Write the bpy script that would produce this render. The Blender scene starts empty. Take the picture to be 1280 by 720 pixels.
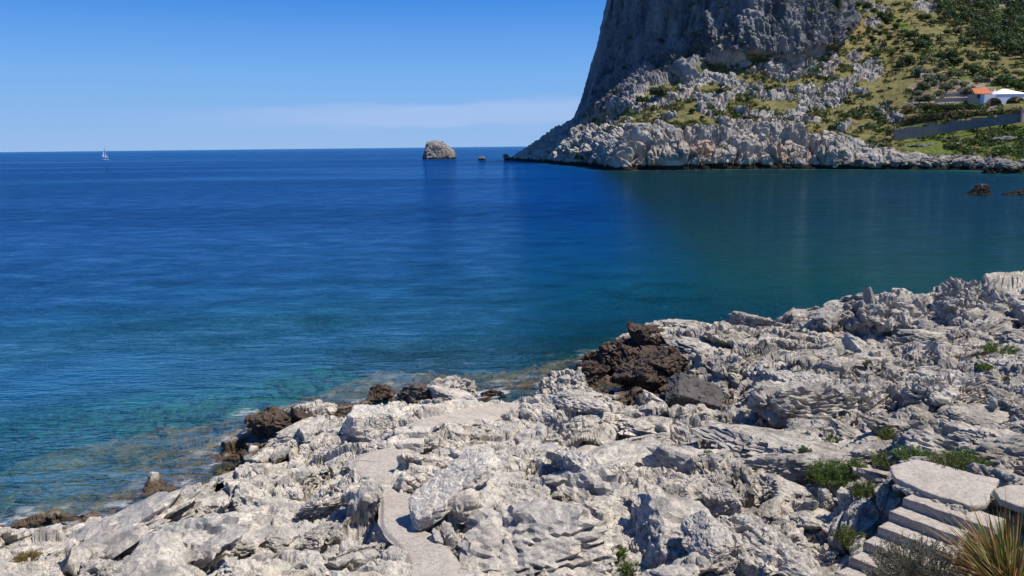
import bpy, bmesh, math, random, os
import numpy as np
from mathutils import Vector, Matrix
C = bpy.context.scene
COL = C.collection
rng = np.random.default_rng(7)
random.seed(7)
F32 = np.float32

# ------------------------------------------------------------------ camera
FPX, H = 985.0, 9.0
PITCH, ROLL = math.atan(177.0/985.0), 0.0109
fwd = np.array([0, math.cos(PITCH), -math.sin(PITCH)])
up0 = np.array([0, math.sin(PITCH), math.cos(PITCH)])
r0 = np.array([1.0, 0, 0])
right = math.cos(ROLL)*r0 - math.sin(ROLL)*up0
up = math.cos(ROLL)*up0 + math.sin(ROLL)*r0
CAM = np.array([0, 0, H])

def ray(px, py):
    d = fwd + (px-640)/FPX*right + (360-py)/FPX*up
    return d
def PZ(px, py, z):
    d = ray(px, py); t = (z-H)/d[2]
    return CAM + d*t
def PD(px, py, d):
    v = ray(px, py); return CAM + v*(d/v[1])
def project(P):
    q = P - CAM
    z = q@fwd
    return 640 + (q@right)/z*FPX, 360 - (q@up)/z*FPX, z

cam = bpy.data.cameras.new('camera')
cam.sensor_width = 36; cam.lens = 36*FPX/1280
cam.clip_start = 0.1; cam.clip_end = 120000
camo = bpy.data.objects.new('camera', cam); COL.objects.link(camo)
M = Matrix((( right[0], up[0], -fwd[0], 0), (right[1], up[1], -fwd[1], 0), (right[2], up[2], -fwd[2], H), (0,0,0,1)))
camo.matrix_world = M
C.camera = camo

# ------------------------------------------------------------------ noise
def _hash(*ints, seed=0):
    h = np.full(ints[0].shape, (seed*0x9E3779B1 + 0x85EBCA6B) & 0xFFFFFFFF, np.uint32)
    for i, k in zip(ints, (0x27D4EB2F, 0x165667B1, 0x9E3779B1)):
        h ^= i.astype(np.int64).astype(np.uint32) * np.uint32(k)
        h ^= h >> np.uint32(15); h *= np.uint32(0x2C1B3C6D); h ^= h >> np.uint32(12); h *= np.uint32(0x297A2D39); h ^= h >> np.uint32(15)
    return h
def perlin(x, y, z=None, seed=0):
    x = np.asarray(x, F32); y = np.asarray(y, F32)
    if z is None: z = np.zeros_like(x) + F32(0.37)
    z = np.asarray(z, F32)
    ix, iy, iz = np.floor(x), np.floor(y), np.floor(z)
    fx, fy, fz = x-ix, y-iy, z-iz
    ix = ix.astype(np.int32); iy = iy.astype(np.int32); iz = iz.astype(np.int32)
    u = fx*fx*fx*(fx*(fx*6-15)+10); v = fy*fy*fy*(fy*(fy*6-15)+10); w = fz*fz*fz*(fz*(fz*6-15)+10)
    out = np.zeros_like(x)
    for a in (0, 1):
        wa = u if a else 1-u
        for b in (0, 1):
            wb = wa*(v if b else 1-v)
            for c in (0, 1):
                h = _hash(ix+a, iy+b, iz+c, seed=seed)
                gx = (h & 255).astype(F32)/127.5-1; gy = ((h >> 8) & 255).astype(F32)/127.5-1; gz = ((h >> 16) & 255).astype(F32)/127.5-1
                out += wb*(w if c else 1-w)*(gx*(fx-a)+gy*(fy-b)+gz*(fz-c))
    return out*1.2
def fbm(x, y, z=None, oct=4, seed=0, gain=.5, lac=2.03):
    s, a, f = 0, 1.0, 1.0
    for o in range(oct):
        s = s + a*perlin(x*f, y*f, None if z is None else z*f, seed+o*17)
        a *= gain; f *= lac
    return s
def ridged(x, y, z=None, oct=4, seed=0, gain=.5, lac=2.1):
    s, a, f, n = 0, 1.0, 1.0, 0
    for o in range(oct):
        s = s + a*(1-2.2*np.abs(perlin(x*f, y*f, None if z is None else z*f, seed+o*13)))
        n += a; a *= gain; f *= lac
    return s/n
def vor(x, y, seed=0, jit=.9):
    """F1, F2, three random numbers of the nearest cell, offset to its centre"""
    x = np.asarray(x, F32); y = np.asarray(y, F32)
    ix = np.floor(x).astype(np.int32); iy = np.floor(y).astype(np.int32)
    f1 = np.full(x.shape, 9., F32); f2 = f1.copy()
    hid = np.zeros(x.shape, np.uint32); ox = np.zeros_like(x); oy = np.zeros_like(x)
    for a in (-1, 0, 1):
        for b in (-1, 0, 1):
            h = _hash(ix+a, iy+b, seed=seed)
            cx = ix+a+.5+jit*((h & 1023).astype(F32)/1023-.5); cy = iy+b+.5+jit*(((h >> 10) & 1023).astype(F32)/1023-.5)
            dx, dy = x-cx, y-cy
            d = np.sqrt(dx*dx+dy*dy)
            n = d < f1
            f2 = np.where(n, f1, np.minimum(f2, d))
            hid = np.where(n, h, hid); ox = np.where(n, dx, ox); oy = np.where(n, dy, oy)
            f1 = np.where(n, d, f1)
    h2 = _hash(hid.astype(np.int64) & 0x7FFFFFFF, seed=seed+5)
    r = [((h2 >> s) & 1023).astype(F32)/1023 for s in (0, 10, 20)]
    return f1, f2, r, ox, oy
def vor3(x, y, z, seed=0, jit=.9):
    x = np.asarray(x, F32); y = np.asarray(y, F32); z = np.asarray(z, F32)
    ix, iy, iz = [np.floor(q).astype(np.int32) for q in (x, y, z)]
    f1 = np.full(x.shape, 9., F32); f2 = f1.copy(); hid = np.zeros(x.shape, np.uint32)
    for a in (-1, 0, 1):
        for b in (-1, 0, 1):
            for c in (-1, 0, 1):
                h = _hash(ix+a, iy+b, iz+c, seed=seed)
                dx = x-(ix+a+.5+jit*((h & 1023).astype(F32)/1023-.5)); dy = y-(iy+b+.5+jit*(((h >> 10) & 1023).astype(F32)/1023-.5))
                dz = z-(iz+c+.5+jit*(((h >> 20) & 1023).astype(F32)/1023-.5))
                d = dx*dx+dy*dy+dz*dz
                n = d < f1
                f2 = np.where(n, f1, np.minimum(f2, d)); hid = np.where(n, h, hid); f1 = np.where(n, d, f1)
    return np.sqrt(f1), np.sqrt(f2), (hid & 4095).astype(F32)/4095
def facet(x, y, z, seed=0, jit=.9):
    """angular chunks: each 3-D cell carries its own tilted plane. Returns plane height, F1, F2, random"""
    x = np.asarray(x, F32); y = np.asarray(y, F32); z = np.asarray(z, F32)
    ix, iy, iz = [np.floor(q).astype(np.int32) for q in (x, y, z)]
    f1 = np.full(x.shape, 9., F32); f2 = f1.copy(); hid = np.zeros(x.shape, np.uint32); o = [np.zeros_like(x) for _ in range(3)]
    for a in (-1, 0, 1):
        for b in (-1, 0, 1):
            for c in (-1, 0, 1):
                h = _hash(ix+a, iy+b, iz+c, seed=seed)
                dx = x-(ix+a+.5+jit*((h & 1023).astype(F32)/1023-.5)); dy = y-(iy+b+.5+jit*(((h >> 10) & 1023).astype(F32)/1023-.5))
                dz = z-(iz+c+.5+jit*(((h >> 20) & 1023).astype(F32)/1023-.5))
                d = dx*dx+dy*dy+dz*dz
                n = d < f1
                f2 = np.where(n, f1, np.minimum(f2, d)); hid = np.where(n, h, hid); f1 = np.where(n, d, f1)
                o = [np.where(n, q, p_) for q, p_ in zip((dx, dy, dz), o)]
    h2 = _hash(hid.astype(np.int64) & 0x7FFFFFFF, seed=seed+5)
    r = [((h2 >> s_) & 1023).astype(F32)/511.5-1 for s_ in (0, 10, 20)]
    r4 = (hid & 4095).astype(F32)/4095
    return r[0]*o[0]+r[1]*o[1]+r[2]*o[2], np.sqrt(f1), np.sqrt(f2), r4
def sstep(a, b, x):
    t = np.clip((x-a)/(b-a), 0, 1); return t*t*(3-2*t)

# ------------------------------------------------------------------ mesh helpers
def mesh_from(name, V, faces, mat, parent=None, smooth=False, attrs=None, link=True):
    """V (n,3); faces: (m,k) int array, or list of arrays with different k"""
    if not isinstance(faces, list): faces = [faces]
    faces = [np.asarray(f, np.int32) for f in faces if len(f)]
    me = bpy.data.meshes.new(name)
    V = np.asarray(V, F32)
    me.vertices.add(len(V)); me.vertices.foreach_set('co', V.ravel())
    loops = np.concatenate([f.ravel() for f in faces])
    tot = np.concatenate([np.full(len(f), f.shape[1], np.int32) for f in faces])
    start = np.concatenate([[0], np.cumsum(tot)[:-1]]).astype(np.int32)
    me.loops.add(len(loops)); me.loops.foreach_set('vertex_index', loops)
    me.polygons.add(len(tot)); me.polygons.foreach_set('loop_start', start); me.polygons.foreach_set('loop_total', tot)
    me.polygons.foreach_set('use_smooth', np.full(len(tot), bool(smooth)))
    for k, v in (attrs or {}).items():
        v = np.asarray(v, F32)
        if v.ndim == 1:
            a = me.attributes.new(k, 'FLOAT', 'POINT'); a.data.foreach_set('value', v)
        else:
            a = me.attributes.new(k, 'FLOAT_COLOR', 'POINT')
            c = np.ones((len(v), 4), F32); c[:, :3] = v; a.data.foreach_set('color', c.ravel())
    me.update(calc_edges=True)
    if mat is not None: me.materials.append(mat)
    o = bpy.data.objects.new(name, me)
    if link: COL.objects.link(o)
    if parent is not None: o.parent = parent
    return o
def grid_faces(ny, nx):
    i = np.arange(ny*nx).reshape(ny, nx)
    return np.stack([i[:-1, :-1], i[:-1, 1:], i[1:, 1:], i[1:, :-1]], -1).reshape(-1, 4)
def tag(o, label=None, cat=None, group=None, kind=None):
    if label: o['label'] = label
    if cat: o['category'] = cat
    if group: o['group'] = group
    if kind: o['kind'] = kind
    return o
def empty(name, loc=(0, 0, 0), rz=0.0):
    o = bpy.data.objects.new(name, None); COL.objects.link(o)
    o.location = [float(v) for v in loc]; o.rotation_euler = (0, 0, rz); o.empty_display_size = .2
    return o
class MB:
    """collects boxes / prisms / tubes into one mesh"""
    def __init__(s): s.V = []; s.Q = []; s.T = []; s.n = 0
    def add(s, V, Q=(), T=()):
        V = np.asarray(V, float)
        for q in Q: s.Q.append([i+s.n for i in q])
        for t in T: s.T.append([i+s.n for i in t])
        s.V.append(V); s.n += len(V)
    def box(s, c, d, ax=None):
        """centre c, full dims d, optional 3x3 axes (rows)"""
        A = np.eye(3) if ax is None else np.asarray(ax, float)
        sg = np.array([[-1,-1,-1],[1,-1,-1],[1,1,-1],[-1,1,-1],[-1,-1,1],[1,-1,1],[1,1,1],[-1,1,1]])*.5
        s.add(np.asarray(c)+(sg*np.asarray(d))@A, [(3,2,1,0),(4,5,6,7),(0,1,5,4),(1,2,6,5),(2,3,7,6),(3,0,4,7)])
    def prism(s, poly, z0, z1):
        n = len(poly); V = [(*p, z0) for p in poly]+[(*p, z1) for p in poly]
        s.add(V, [(i, (i+1) % n, n+(i+1) % n, n+i) for i in range(n)], [])
        b = s.n-2*n
        for i in range(1, n-1): s.T.append([b, b+i+1, b+i]); s.T.append([b+n, b+n+i, b+n+i+1])
    def tube(s, pts, rad, k=6):
        pts = np.asarray(pts, float); n = len(pts); rad = np.broadcast_to(rad, (n,))
        t = np.gradient(pts, axis=0); t /= np.linalg.norm(t, axis=1, keepdims=True)+1e-9
        ref = np.array([.31, .17, .93]); V = []
        for i in range(n):
            a = np.cross(t[i], ref); a /= np.linalg.norm(a)+1e-9; b = np.cross(t[i], a)
            for j in range(k):
                th = 2*math.pi*j/k; V.append(pts[i]+rad[i]*(math.cos(th)*a+math.sin(th)*b))
        Q = [(i*k+j, i*k+(j+1) % k, (i+1)*k+(j+1) % k, (i+1)*k+j) for i in range(n-1) for j in range(k)]
        T = []
        for j in range(1, k-1): T.append((0, j+1, j)); T.append(((n-1)*k, (n-1)*k+j, (n-1)*k+j+1))
        s.add(V, Q, T)
    def build(s, name, mat, parent=None, smooth=False, bevel=0.0):
        f = []
        if s.Q: f.append(np.array(s.Q))
        if s.T: f.append(np.array(s.T))
        o = mesh_from(name, np.concatenate(s.V), f, mat, parent, smooth)
        if bevel:
            m = o.modifiers.new('bevel', 'BEVEL'); m.width = bevel; m.segments = 2; m.limit_method = 'ANGLE'
        return o

# ------------------------------------------------------------------ material helper
class NT:
    def __init__(s, name):
        s.m = bpy.data.materials.new(name); s.m.use_nodes = True
        s.t = s.m.node_tree; s.t.nodes.clear(); s.N = s.t.nodes; s.L = s.t.links
        s.out = s.N.new('ShaderNodeOutputMaterial')
    def n(s, typ, **kw):
        nd = s.N.new('ShaderNode'+typ)
        for k, v in kw.items():
            if k == 'ins':
                for a, b in v.items():
                    if hasattr(b, 'is_linked') or hasattr(b, 'links'): s.L.new(b, nd.inputs[a])
                    else: nd.inputs[a].default_value = b
            else: setattr(nd, k, v)
        return nd
    def math(s, op, a, b=0.0, clamp=False):
        nd = s.N.new('ShaderNodeMath'); nd.operation = op; nd.use_clamp = clamp
        for i, v in enumerate((a, b)):
            if hasattr(v, 'links'): s.L.new(v, nd.inputs[i])
            else: nd.inputs[i].default_value = v
        return nd.outputs[0]
    def mix(s, f, a, b, mode='MIX'):
        nd = s.N.new('ShaderNodeMix'); nd.data_type = 'RGBA'; nd.blend_type = mode; nd.clamp_factor = True
        for i, v in ((0, f), (6, a), (7, b)):
            if hasattr(v, 'links'): s.L.new(v, nd.inputs[i])
            elif i == 0: nd.inputs[0].default_value = v
            else: nd.inputs[i].default_value = (*v, 1) if len(v) == 3 else v
        return nd.outputs[2]
    def ramp(s, f, stops, interp='LINEAR'):
        nd = s.N.new('ShaderNodeValToRGB'); cr = nd.color_ramp; cr.interpolation = interp
        while len(cr.elements) < len(stops): cr.elements.new(.5)
        for e, (p, c) in zip(cr.elements, stops):
            e.position = p; e.color = (c, c, c, 1) if not hasattr(c, '__len__') else (*c, 1)
        s.L.new(f, nd.inputs[0]); return nd.outputs[0]
    def noise(s, vec, scale, detail=4, rough=.55, dist=0.0):
        nd = s.n('TexNoise', ins={'Scale': scale, 'Detail': detail, 'Roughness': rough, 'Distortion': dist})
        s.L.new(vec, nd.inputs['Vector']); return nd.outputs['Fac']
    def mapping(s, vec, scale=(1, 1, 1), rot=(0, 0, 0)):
        nd = s.n('Mapping'); nd.inputs['Scale'].default_value = scale; nd.inputs['Rotation'].default_value = rot
        s.L.new(vec, nd.inputs['Vector']); return nd.outputs[0]
    def attr(s, name, out='Fac'):
        nd = s.n('Attribute', attribute_name=name); return nd.outputs[out]
    def bump(s, h, strength, dist, normal=None):
        nd = s.n('Bump', ins={'Strength': strength, 'Distance': dist}); s.L.new(h, nd.inputs['Height'])
        if normal is not None: s.L.new(normal, nd.inputs['Normal'])
        return nd.outputs[0]
    def principled(s, col, rough=.8, normal=None, spec=.3, metal=0.0):
        nd = s.n('BsdfPrincipled')
        for k, v in (('Base Color', col), ('Roughness', rough), ('Specular IOR Level', spec), ('Metallic', metal)):
            if hasattr(v, 'links'): s.L.new(v, nd.inputs[k])
            else: nd.inputs[k].default_value = (*v, 1) if hasattr(v, '__len__') and len(v) == 3 else v
        if normal is not None: s.L.new(normal, nd.inputs['Normal'])
        return nd
    def done(s, sh):
        s.L.new(sh if hasattr(sh, 'links') else sh.outputs[0], s.out.inputs[0]); return s.m
    def obj(s): return s.n('TexCoord').outputs['Object']
    def pos(s): return s.n('NewGeometry').outputs['Position']

# ------------------------------------------------------------------ light and sky
SUN_EL, SUN_AZ = math.radians(59), math.radians(102)      # azimuth measured clockwise from the view direction (+Y)
sdir = np.array([math.sin(SUN_AZ)*math.cos(SUN_EL), math.cos(SUN_AZ)*math.cos(SUN_EL), math.sin(SUN_EL)])
sun = bpy.data.lights.new('sun', 'SUN'); sun.energy = 4.3; sun.angle = math.radians(.53); sun.color = (1, .945, .86)
suno = bpy.data.objects.new('sun', sun); COL.objects.link(suno)
suno.rotation_euler = Vector(-sdir).to_track_quat('-Z', 'Y').to_euler(); suno.location = (0, 0, 60)
W = bpy.data.worlds.new('World'); C.world = W; W.use_nodes = True
wt = W.node_tree; wt.nodes.clear()
wn = lambda t: wt.nodes.new('ShaderNode'+t)
wout = wn('OutputWorld'); bg = wn('Background'); sky = wn('TexSky')
sky.sky_type = 'NISHITA'; sky.sun_disc = False; sky.sun_elevation = SUN_EL; sky.sun_rotation = SUN_AZ
sky.altitude = 0; sky.air_density = 1.0; sky.dust_density = 0.0; sky.ozone_density = 3.0
hs = wn('Mix'); hs.data_type = 'RGBA'                        # clear deep blue air: the low sky keeps its blue down to the sea
tc0 = wn('TexCoord'); sx0 = wn('SeparateXYZ'); wt.links.new(tc0.outputs['Generated'], sx0.inputs[0])
rmp = wn('ValToRGB'); cr = rmp.color_ramp
for i_, (p_, c_) in enumerate([(0, (.25, .42, .70)), (.09, (.15, .36, .73)), (.18, (.034, .213, .66)), (.45, (.010, .118, .50)), (1, (.008, .05, .21))]):
    e_ = cr.elements[i_] if i_ < 2 else cr.elements.new(p_)
    e_.position = p_; e_.color = (*c_, 1)
wt.links.new(sx0.outputs[2], rmp.inputs[0])
gain = wn('VectorMath'); gain.operation = 'SCALE'; gain.inputs['Scale'].default_value = 10.0
wt.links.new(rmp.outputs[0], gain.inputs[0])
hs.inputs[0].default_value = .96
wt.links.new(sky.outputs[0], hs.inputs[6]); wt.links.new(gain.outputs[0], hs.inputs[7])
# thin bank of high cloud low over the sea (mixed by direction, part of the sky)
tc = wn('TexCoord'); sx = wn('SeparateXYZ'); wt.links.new(tc.outputs['Generated'], sx.inputs[0])
def wmath(op, a, b=0.0, c=None, clamp=False):
    nd = wn('Math'); nd.operation = op; nd.use_clamp = clamp
    for i, v in enumerate((a, b, c)):
        if v is None: continue
        if hasattr(v, 'links'): wt.links.new(v, nd.inputs[i])
        else: nd.inputs[i].default_value = v
    return nd.outputs[0]
def wstep(v, a, b):
    nd = wn('MapRange'); nd.interpolation_type = 'SMOOTHSTEP'
    nd.inputs['From Min'].default_value = a; nd.inputs['From Max'].default_value = b
    wt.links.new(v, nd.inputs['Value']); return nd.outputs[0]
az = wmath('ARCTAN2', sx.outputs[0], sx.outputs[1])
cn = wn('TexNoise'); mp = wn('Mapping'); mp.inputs['Scale'].default_value = (6, 6, 70)
wt.links.new(tc.outputs['Generated'], mp.inputs[0]); wt.links.new(mp.outputs[0], cn.inputs['Vector'])
cn.inputs['Scale'].default_value = 1.6; cn.inputs['Detail'].default_value = 5
nz = wmath('MULTIPLY', wmath('SUBTRACT', cn.outputs['Fac'], .5), .020)
el = wmath('ADD', sx.outputs[2], nz)
band = wmath('MULTIPLY', wstep(el, .018, .034), wmath('SUBTRACT', 1.0, wstep(wmath('SUBTRACT', el, wmath('MULTIPLY', az, .022)), .048, .060)))
cmask = wmath('MULTIPLY', band, wmath('MULTIPLY', wstep(az, -.50, -.12), .36))
mixc = wn('Mix'); mixc.data_type = 'RGBA'
wt.links.new(cmask, mixc.inputs[0]); wt.links.new(hs.outputs[2], mixc.inputs[6]); mixc.inputs[7].default_value = (4.6, 5.3, 7.6, 1)
wt.links.new(mixc.outputs[2], bg.inputs['Color']); bg.inputs['Strength'].default_value = 0.080
wt.links.new(bg.outputs[0], wout.inputs[0])
C.view_settings.view_transform = 'Standard'; C.view_settings.look = 'None'; C.view_settings.exposure = 0.55; C.view_settings.gamma = 1
C.cycles.use_denoising = True; C.cycles.sample_clamp_direct = 4.0
try: C.cycles.denoiser = 'OPENIMAGEDENOISE'
except Exception: pass
C.cycles.max_bounces = 6; C.cycles.diffuse_bounces = 2; C.cycles.transparent_max_bounces = 8
# ------------------------------------------------------------------ rocky shore terrain
Q = float(os.environ.get('Q', 1.0)) if 'os' in globals() else 1.0
ctrl = []
def cz(px, py, z): p = PZ(px, py, z); ctrl.append((p[0], p[1], z))
def cd(px, d, z): p = PD(px, 300, d); ctrl.append((p[0], d, z))
for a in [(-120,720,2.5),(0,720,2.5),(0,690,2.0),(70,647,1.55),(-80,650,1.3),(130,664,1.35),(190,640,1.3),(240,612,1.25),(285,583,1.2),(335,562,1.1),(395,556,1.1),(428,528,1.2),
          (0,642,-1.5),(-150,632,-1.6),(60,612,-.9),(70,628,-.9),(130,640,-.6),(160,600,-.7),(205,585,-.3),(250,556,-.35),(300,540,-.25),(200,540,-.75),(100,560,-.8),(20,590,-.75),(0,530,-2.6),(-150,540,-3.5),(150,500,-2.8),
          (300,490,-2.0),(330,528,-.2),(380,505,-.5),(430,480,-1.0),(450,492,-.3),(400,455,-2.4),(480,466,-1.3),
          (150,700,2.6),(300,700,3.0),(250,645,2.2),(350,620,2.1),(400,660,2.7),(420,590,1.9),(0,800,3.6),(-150,800,3.5),(300,800,3.9),(600,800,4.0),(900,800,4.4),(1200,800,4.1),(1400,800,4.8),
          (540,720,3.1),(500,650,2.75),(480,610,2.5),(480,575,2.3),(510,548,2.15),(560,518,1.9),(620,508,1.7),(500,506,1.4),(530,496,.9),(600,494,1.0),
          (600,470,-.6),(540,468,-.9),(660,478,-.7),(620,690,3.1),(560,600,2.6),(640,600,2.8),(700,650,3.1),(700,560,2.75),(640,530,2.3),(720,510,2.4),(690,488,1.7),(717,482,1.95),(747,486,2.0),(787,503,2.05),(810,528,2.0),
          (854,516,1.9),(915,512,1.9),(830,497,.35),(870,490,.6),(770,480,.2),(700,470,-.3),(660,462,-.9),(735,472,.05),(760,432,1.1),(800,452,.8),(770,455,.6),(800,412,1.75),(851,395,2.3),(860,440,1.5),
          (900,394,2.4),(950,404,2.3),(1010,397,2.6),(1045,382,2.8),(1070,364,3.0),(1110,354,3.2),(1160,352,3.3),(1215,350,3.4),(1280,357,3.4),(1400,350,3.8),
          (950,440,2.0),(1050,412,2.4),(1000,470,2.0),(930,485,1.3),(980,500,1.6),(1100,440,2.6),(1200,420,2.9),(1280,420,3.3),(1400,420,3.9),(1060,505,2.1),(1150,508,2.3),(1200,492,3.0),(1280,480,3.6),(1400,480,4.2),
          (1000,525,2.3),(960,560,2.75),(1060,540,2.9),(1160,550,3.3),(1280,560,3.95),(1400,560,4.5),(1280,660,4.35),(1180,605,4.0),(1230,600,4.0),(1050,705,2.75),(1100,660,3.1),(1000,640,3.1),(950,700,3.15),(850,700,3.3),(850,620,3.0),
          (760,560,2.7),(880,540,2.5),(1150,690,2.95),(1210,660,3.5),(760,690,3.2)]: cz(*a)
for a in [(720,37,-1.2),(760,36,-.6),(800,36,-.4),(850,36,-.3),(900,36,-.4),(950,37,-.7),(1000,38,-.6),(1050,39,-.8),(1100,40,-.8),(1200,41,-.8),(1300,42,-.8),(1450,42,-.5),
          (850,46,-2.0),(950,48,-2.4),(1050,50,-3.2),(1200,52,-4.5),(1350,54,-5),(720,44,-3.0),(640,40,-3.6),(560,38,-3.4),(480,38,-3.6),(400,36,-3.4),(300,34,-3.6),(150,32,-4.4),(0,32,-5.5),(-200,30,-6),
          (640,52,-6),(800,56,-4.5),(950,62,-6),(1200,66,-8),(450,50,-7),(250,46,-7),(0,44,-8),(640,75,-10),(900,80,-9),(300,70,-11),(0,64,-12),(1200,85,-11),
          (640,110,-16),(200,110,-17),(1000,110,-14),(-200,90,-15),(1300,110,-14)]: cd(*a)
for a in [(0,0,7.4),(-7,0,7.3),(7,0,7.4),(-5,5,5.2),(5,5,5.6),(-14,2,6.5),(14,2,7.2),(16,10,5.0),(20,20,4.6),(-16,8,3.2),(22,34,4.0),(-25,12,-1.5)]: ctrl.append(a)
ctrl = np.array(ctrl)
def _k(d2): return np.sqrt(d2+.35**2)
_D = _k(((ctrl[:, None, :2]-ctrl[None, :, :2])**2).sum(-1))
_n = len(ctrl)
_A = np.zeros((_n+1, _n+1)); _A[:_n, :_n] = _D; _A[:_n, _n] = 1; _A[_n, :_n] = 1
_A[:_n, :_n] -= np.eye(_n)*.06                       # a little slack: neighbouring heights need not agree exactly
_w = np.linalg.solve(_A, np.append(ctrl[:, 2], 0))
def base_h(x, y):
    sh = np.shape(x); x = np.ravel(x).astype(F32); y = np.ravel(y).astype(F32)
    out = np.full(x.shape, _w[-1], F32)
    for (cx, cy, _), w in zip(ctrl, _w[:-1]):
        out += F32(w)*np.sqrt((x-F32(cx))**2+(y-F32(cy))**2+F32(.1225))
    return np.maximum(out, F32(-18)).reshape(sh)

# concrete footpath: centre line (pixels it was measured at, height, half width in metres)
path_pts = [(548,790,3.62,.36),(542,722,3.12,.33),(535,690,2.96,.31),(517,671,2.86,.29),(500,655,2.76,.28),(497,636,2.66,.27),(494,620,2.56,.25),(484,604,2.47,.24),(473,588,2.38,.42),(480,574,2.30,.62),(505,563,2.26,.50)]
path_pts2 = [(516,544,2.12,.42),(545,530,2.0,.5),(575,519,1.9,.62),(612,512,1.80,.60),(650,509,1.75,.45)]
def resamp(pts, n):
    P = np.array([[*PZ(a, b, z)[:2], z, w] for a, b, z, w in pts])
    s = np.concatenate([[0], np.cumsum(np.linalg.norm(np.diff(P[:, :2], axis=0), axis=1))])
    t = np.linspace(0, s[-1], n)
    # smooth (Catmull-Rom style through cubic hermite)
    m = np.gradient(P, s, axis=0)
    i = np.clip(np.searchsorted(s, t)-1, 0, len(s)-2); h = (s[i+1]-s[i])[:, None]; u = ((t-s[i])/(s[i+1]-s[i]))[:, None]
    return (2*u**3-3*u**2+1)*P[i]+(u**3-2*u**2+u)*h*m[i]+(-2*u**3+3*u**2)*P[i+1]+(u**3-u**2)*h*m[i+1]
PATHS = [resamp(path_pts, 90), resamp(path_pts2, 50)]
# flat spots kept clear of rock: (x, y, z, radius)
landing_px = [(1111,582),(1146,574),(1174,580),(1202,588),(1249,599),(1232,630),(1214,632),(1156,614),(1119,597)]
LAND_Z = 3.98
landing_xy = np.array([PZ(a, b, LAND_Z)[:2] for a, b in landing_px])
slab2_px = [(1243,606),(1262,601),(1300,600),(1330,612),(1310,632),(1270,626),(1250,618)]
slab2_xy = np.array([PZ(a, b, 4.12)[:2] for a, b in slab2_px])
# steps: six treads going down to the left and towards the camera
e_dir = np.array([.71, -.93]); e_len = np.linalg.norm(e_dir); e_dir /= e_len
d_dir = np.array([-.835, -.55])/np.hypot(.835, .55)
step_top = PZ(1129, 622, 3.88)[:2]; RISE, RUN, WID = .137, .305, 1.17
FLATS = []
for q in range(6):
    for f in (-.12, .25, .6, .95, 1.25):
        c = step_top+e_dir*WID*f+d_dir*(-RUN*.5+RUN*q*1.0)
        FLATS.append((c[0], c[1], 3.88-RISE*(q+1)-.14-(.12 if f < 0 or f > 1 else 0), .60))
lc = landing_xy.mean(0)
for k in range(len(landing_xy)):
    a, b = landing_xy[k], landing_xy[(k+1) % len(landing_xy)]
    for f in (0, .5):
        p = (a*(1-f)+b*f)*.75+lc*.25
        FLATS.append((p[0], p[1], LAND_Z-.12, .28))
FLATS.append((lc[0], lc[1], LAND_Z-.12, .4))

def seg_info(x, y, pl):
    best = np.full(x.shape, 1e9, F32); z = np.zeros_like(best); hw = np.zeros_like(best)
    for k in range(0, len(pl)):
        d = np.hypot(x-F32(pl[k, 0]), y-F32(pl[k, 1]))-F32(pl[k, 3])
        n = d < best
        best = np.where(n, d, best); z = np.where(n, F32(pl[k, 2]), z)
    return best, z

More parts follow.
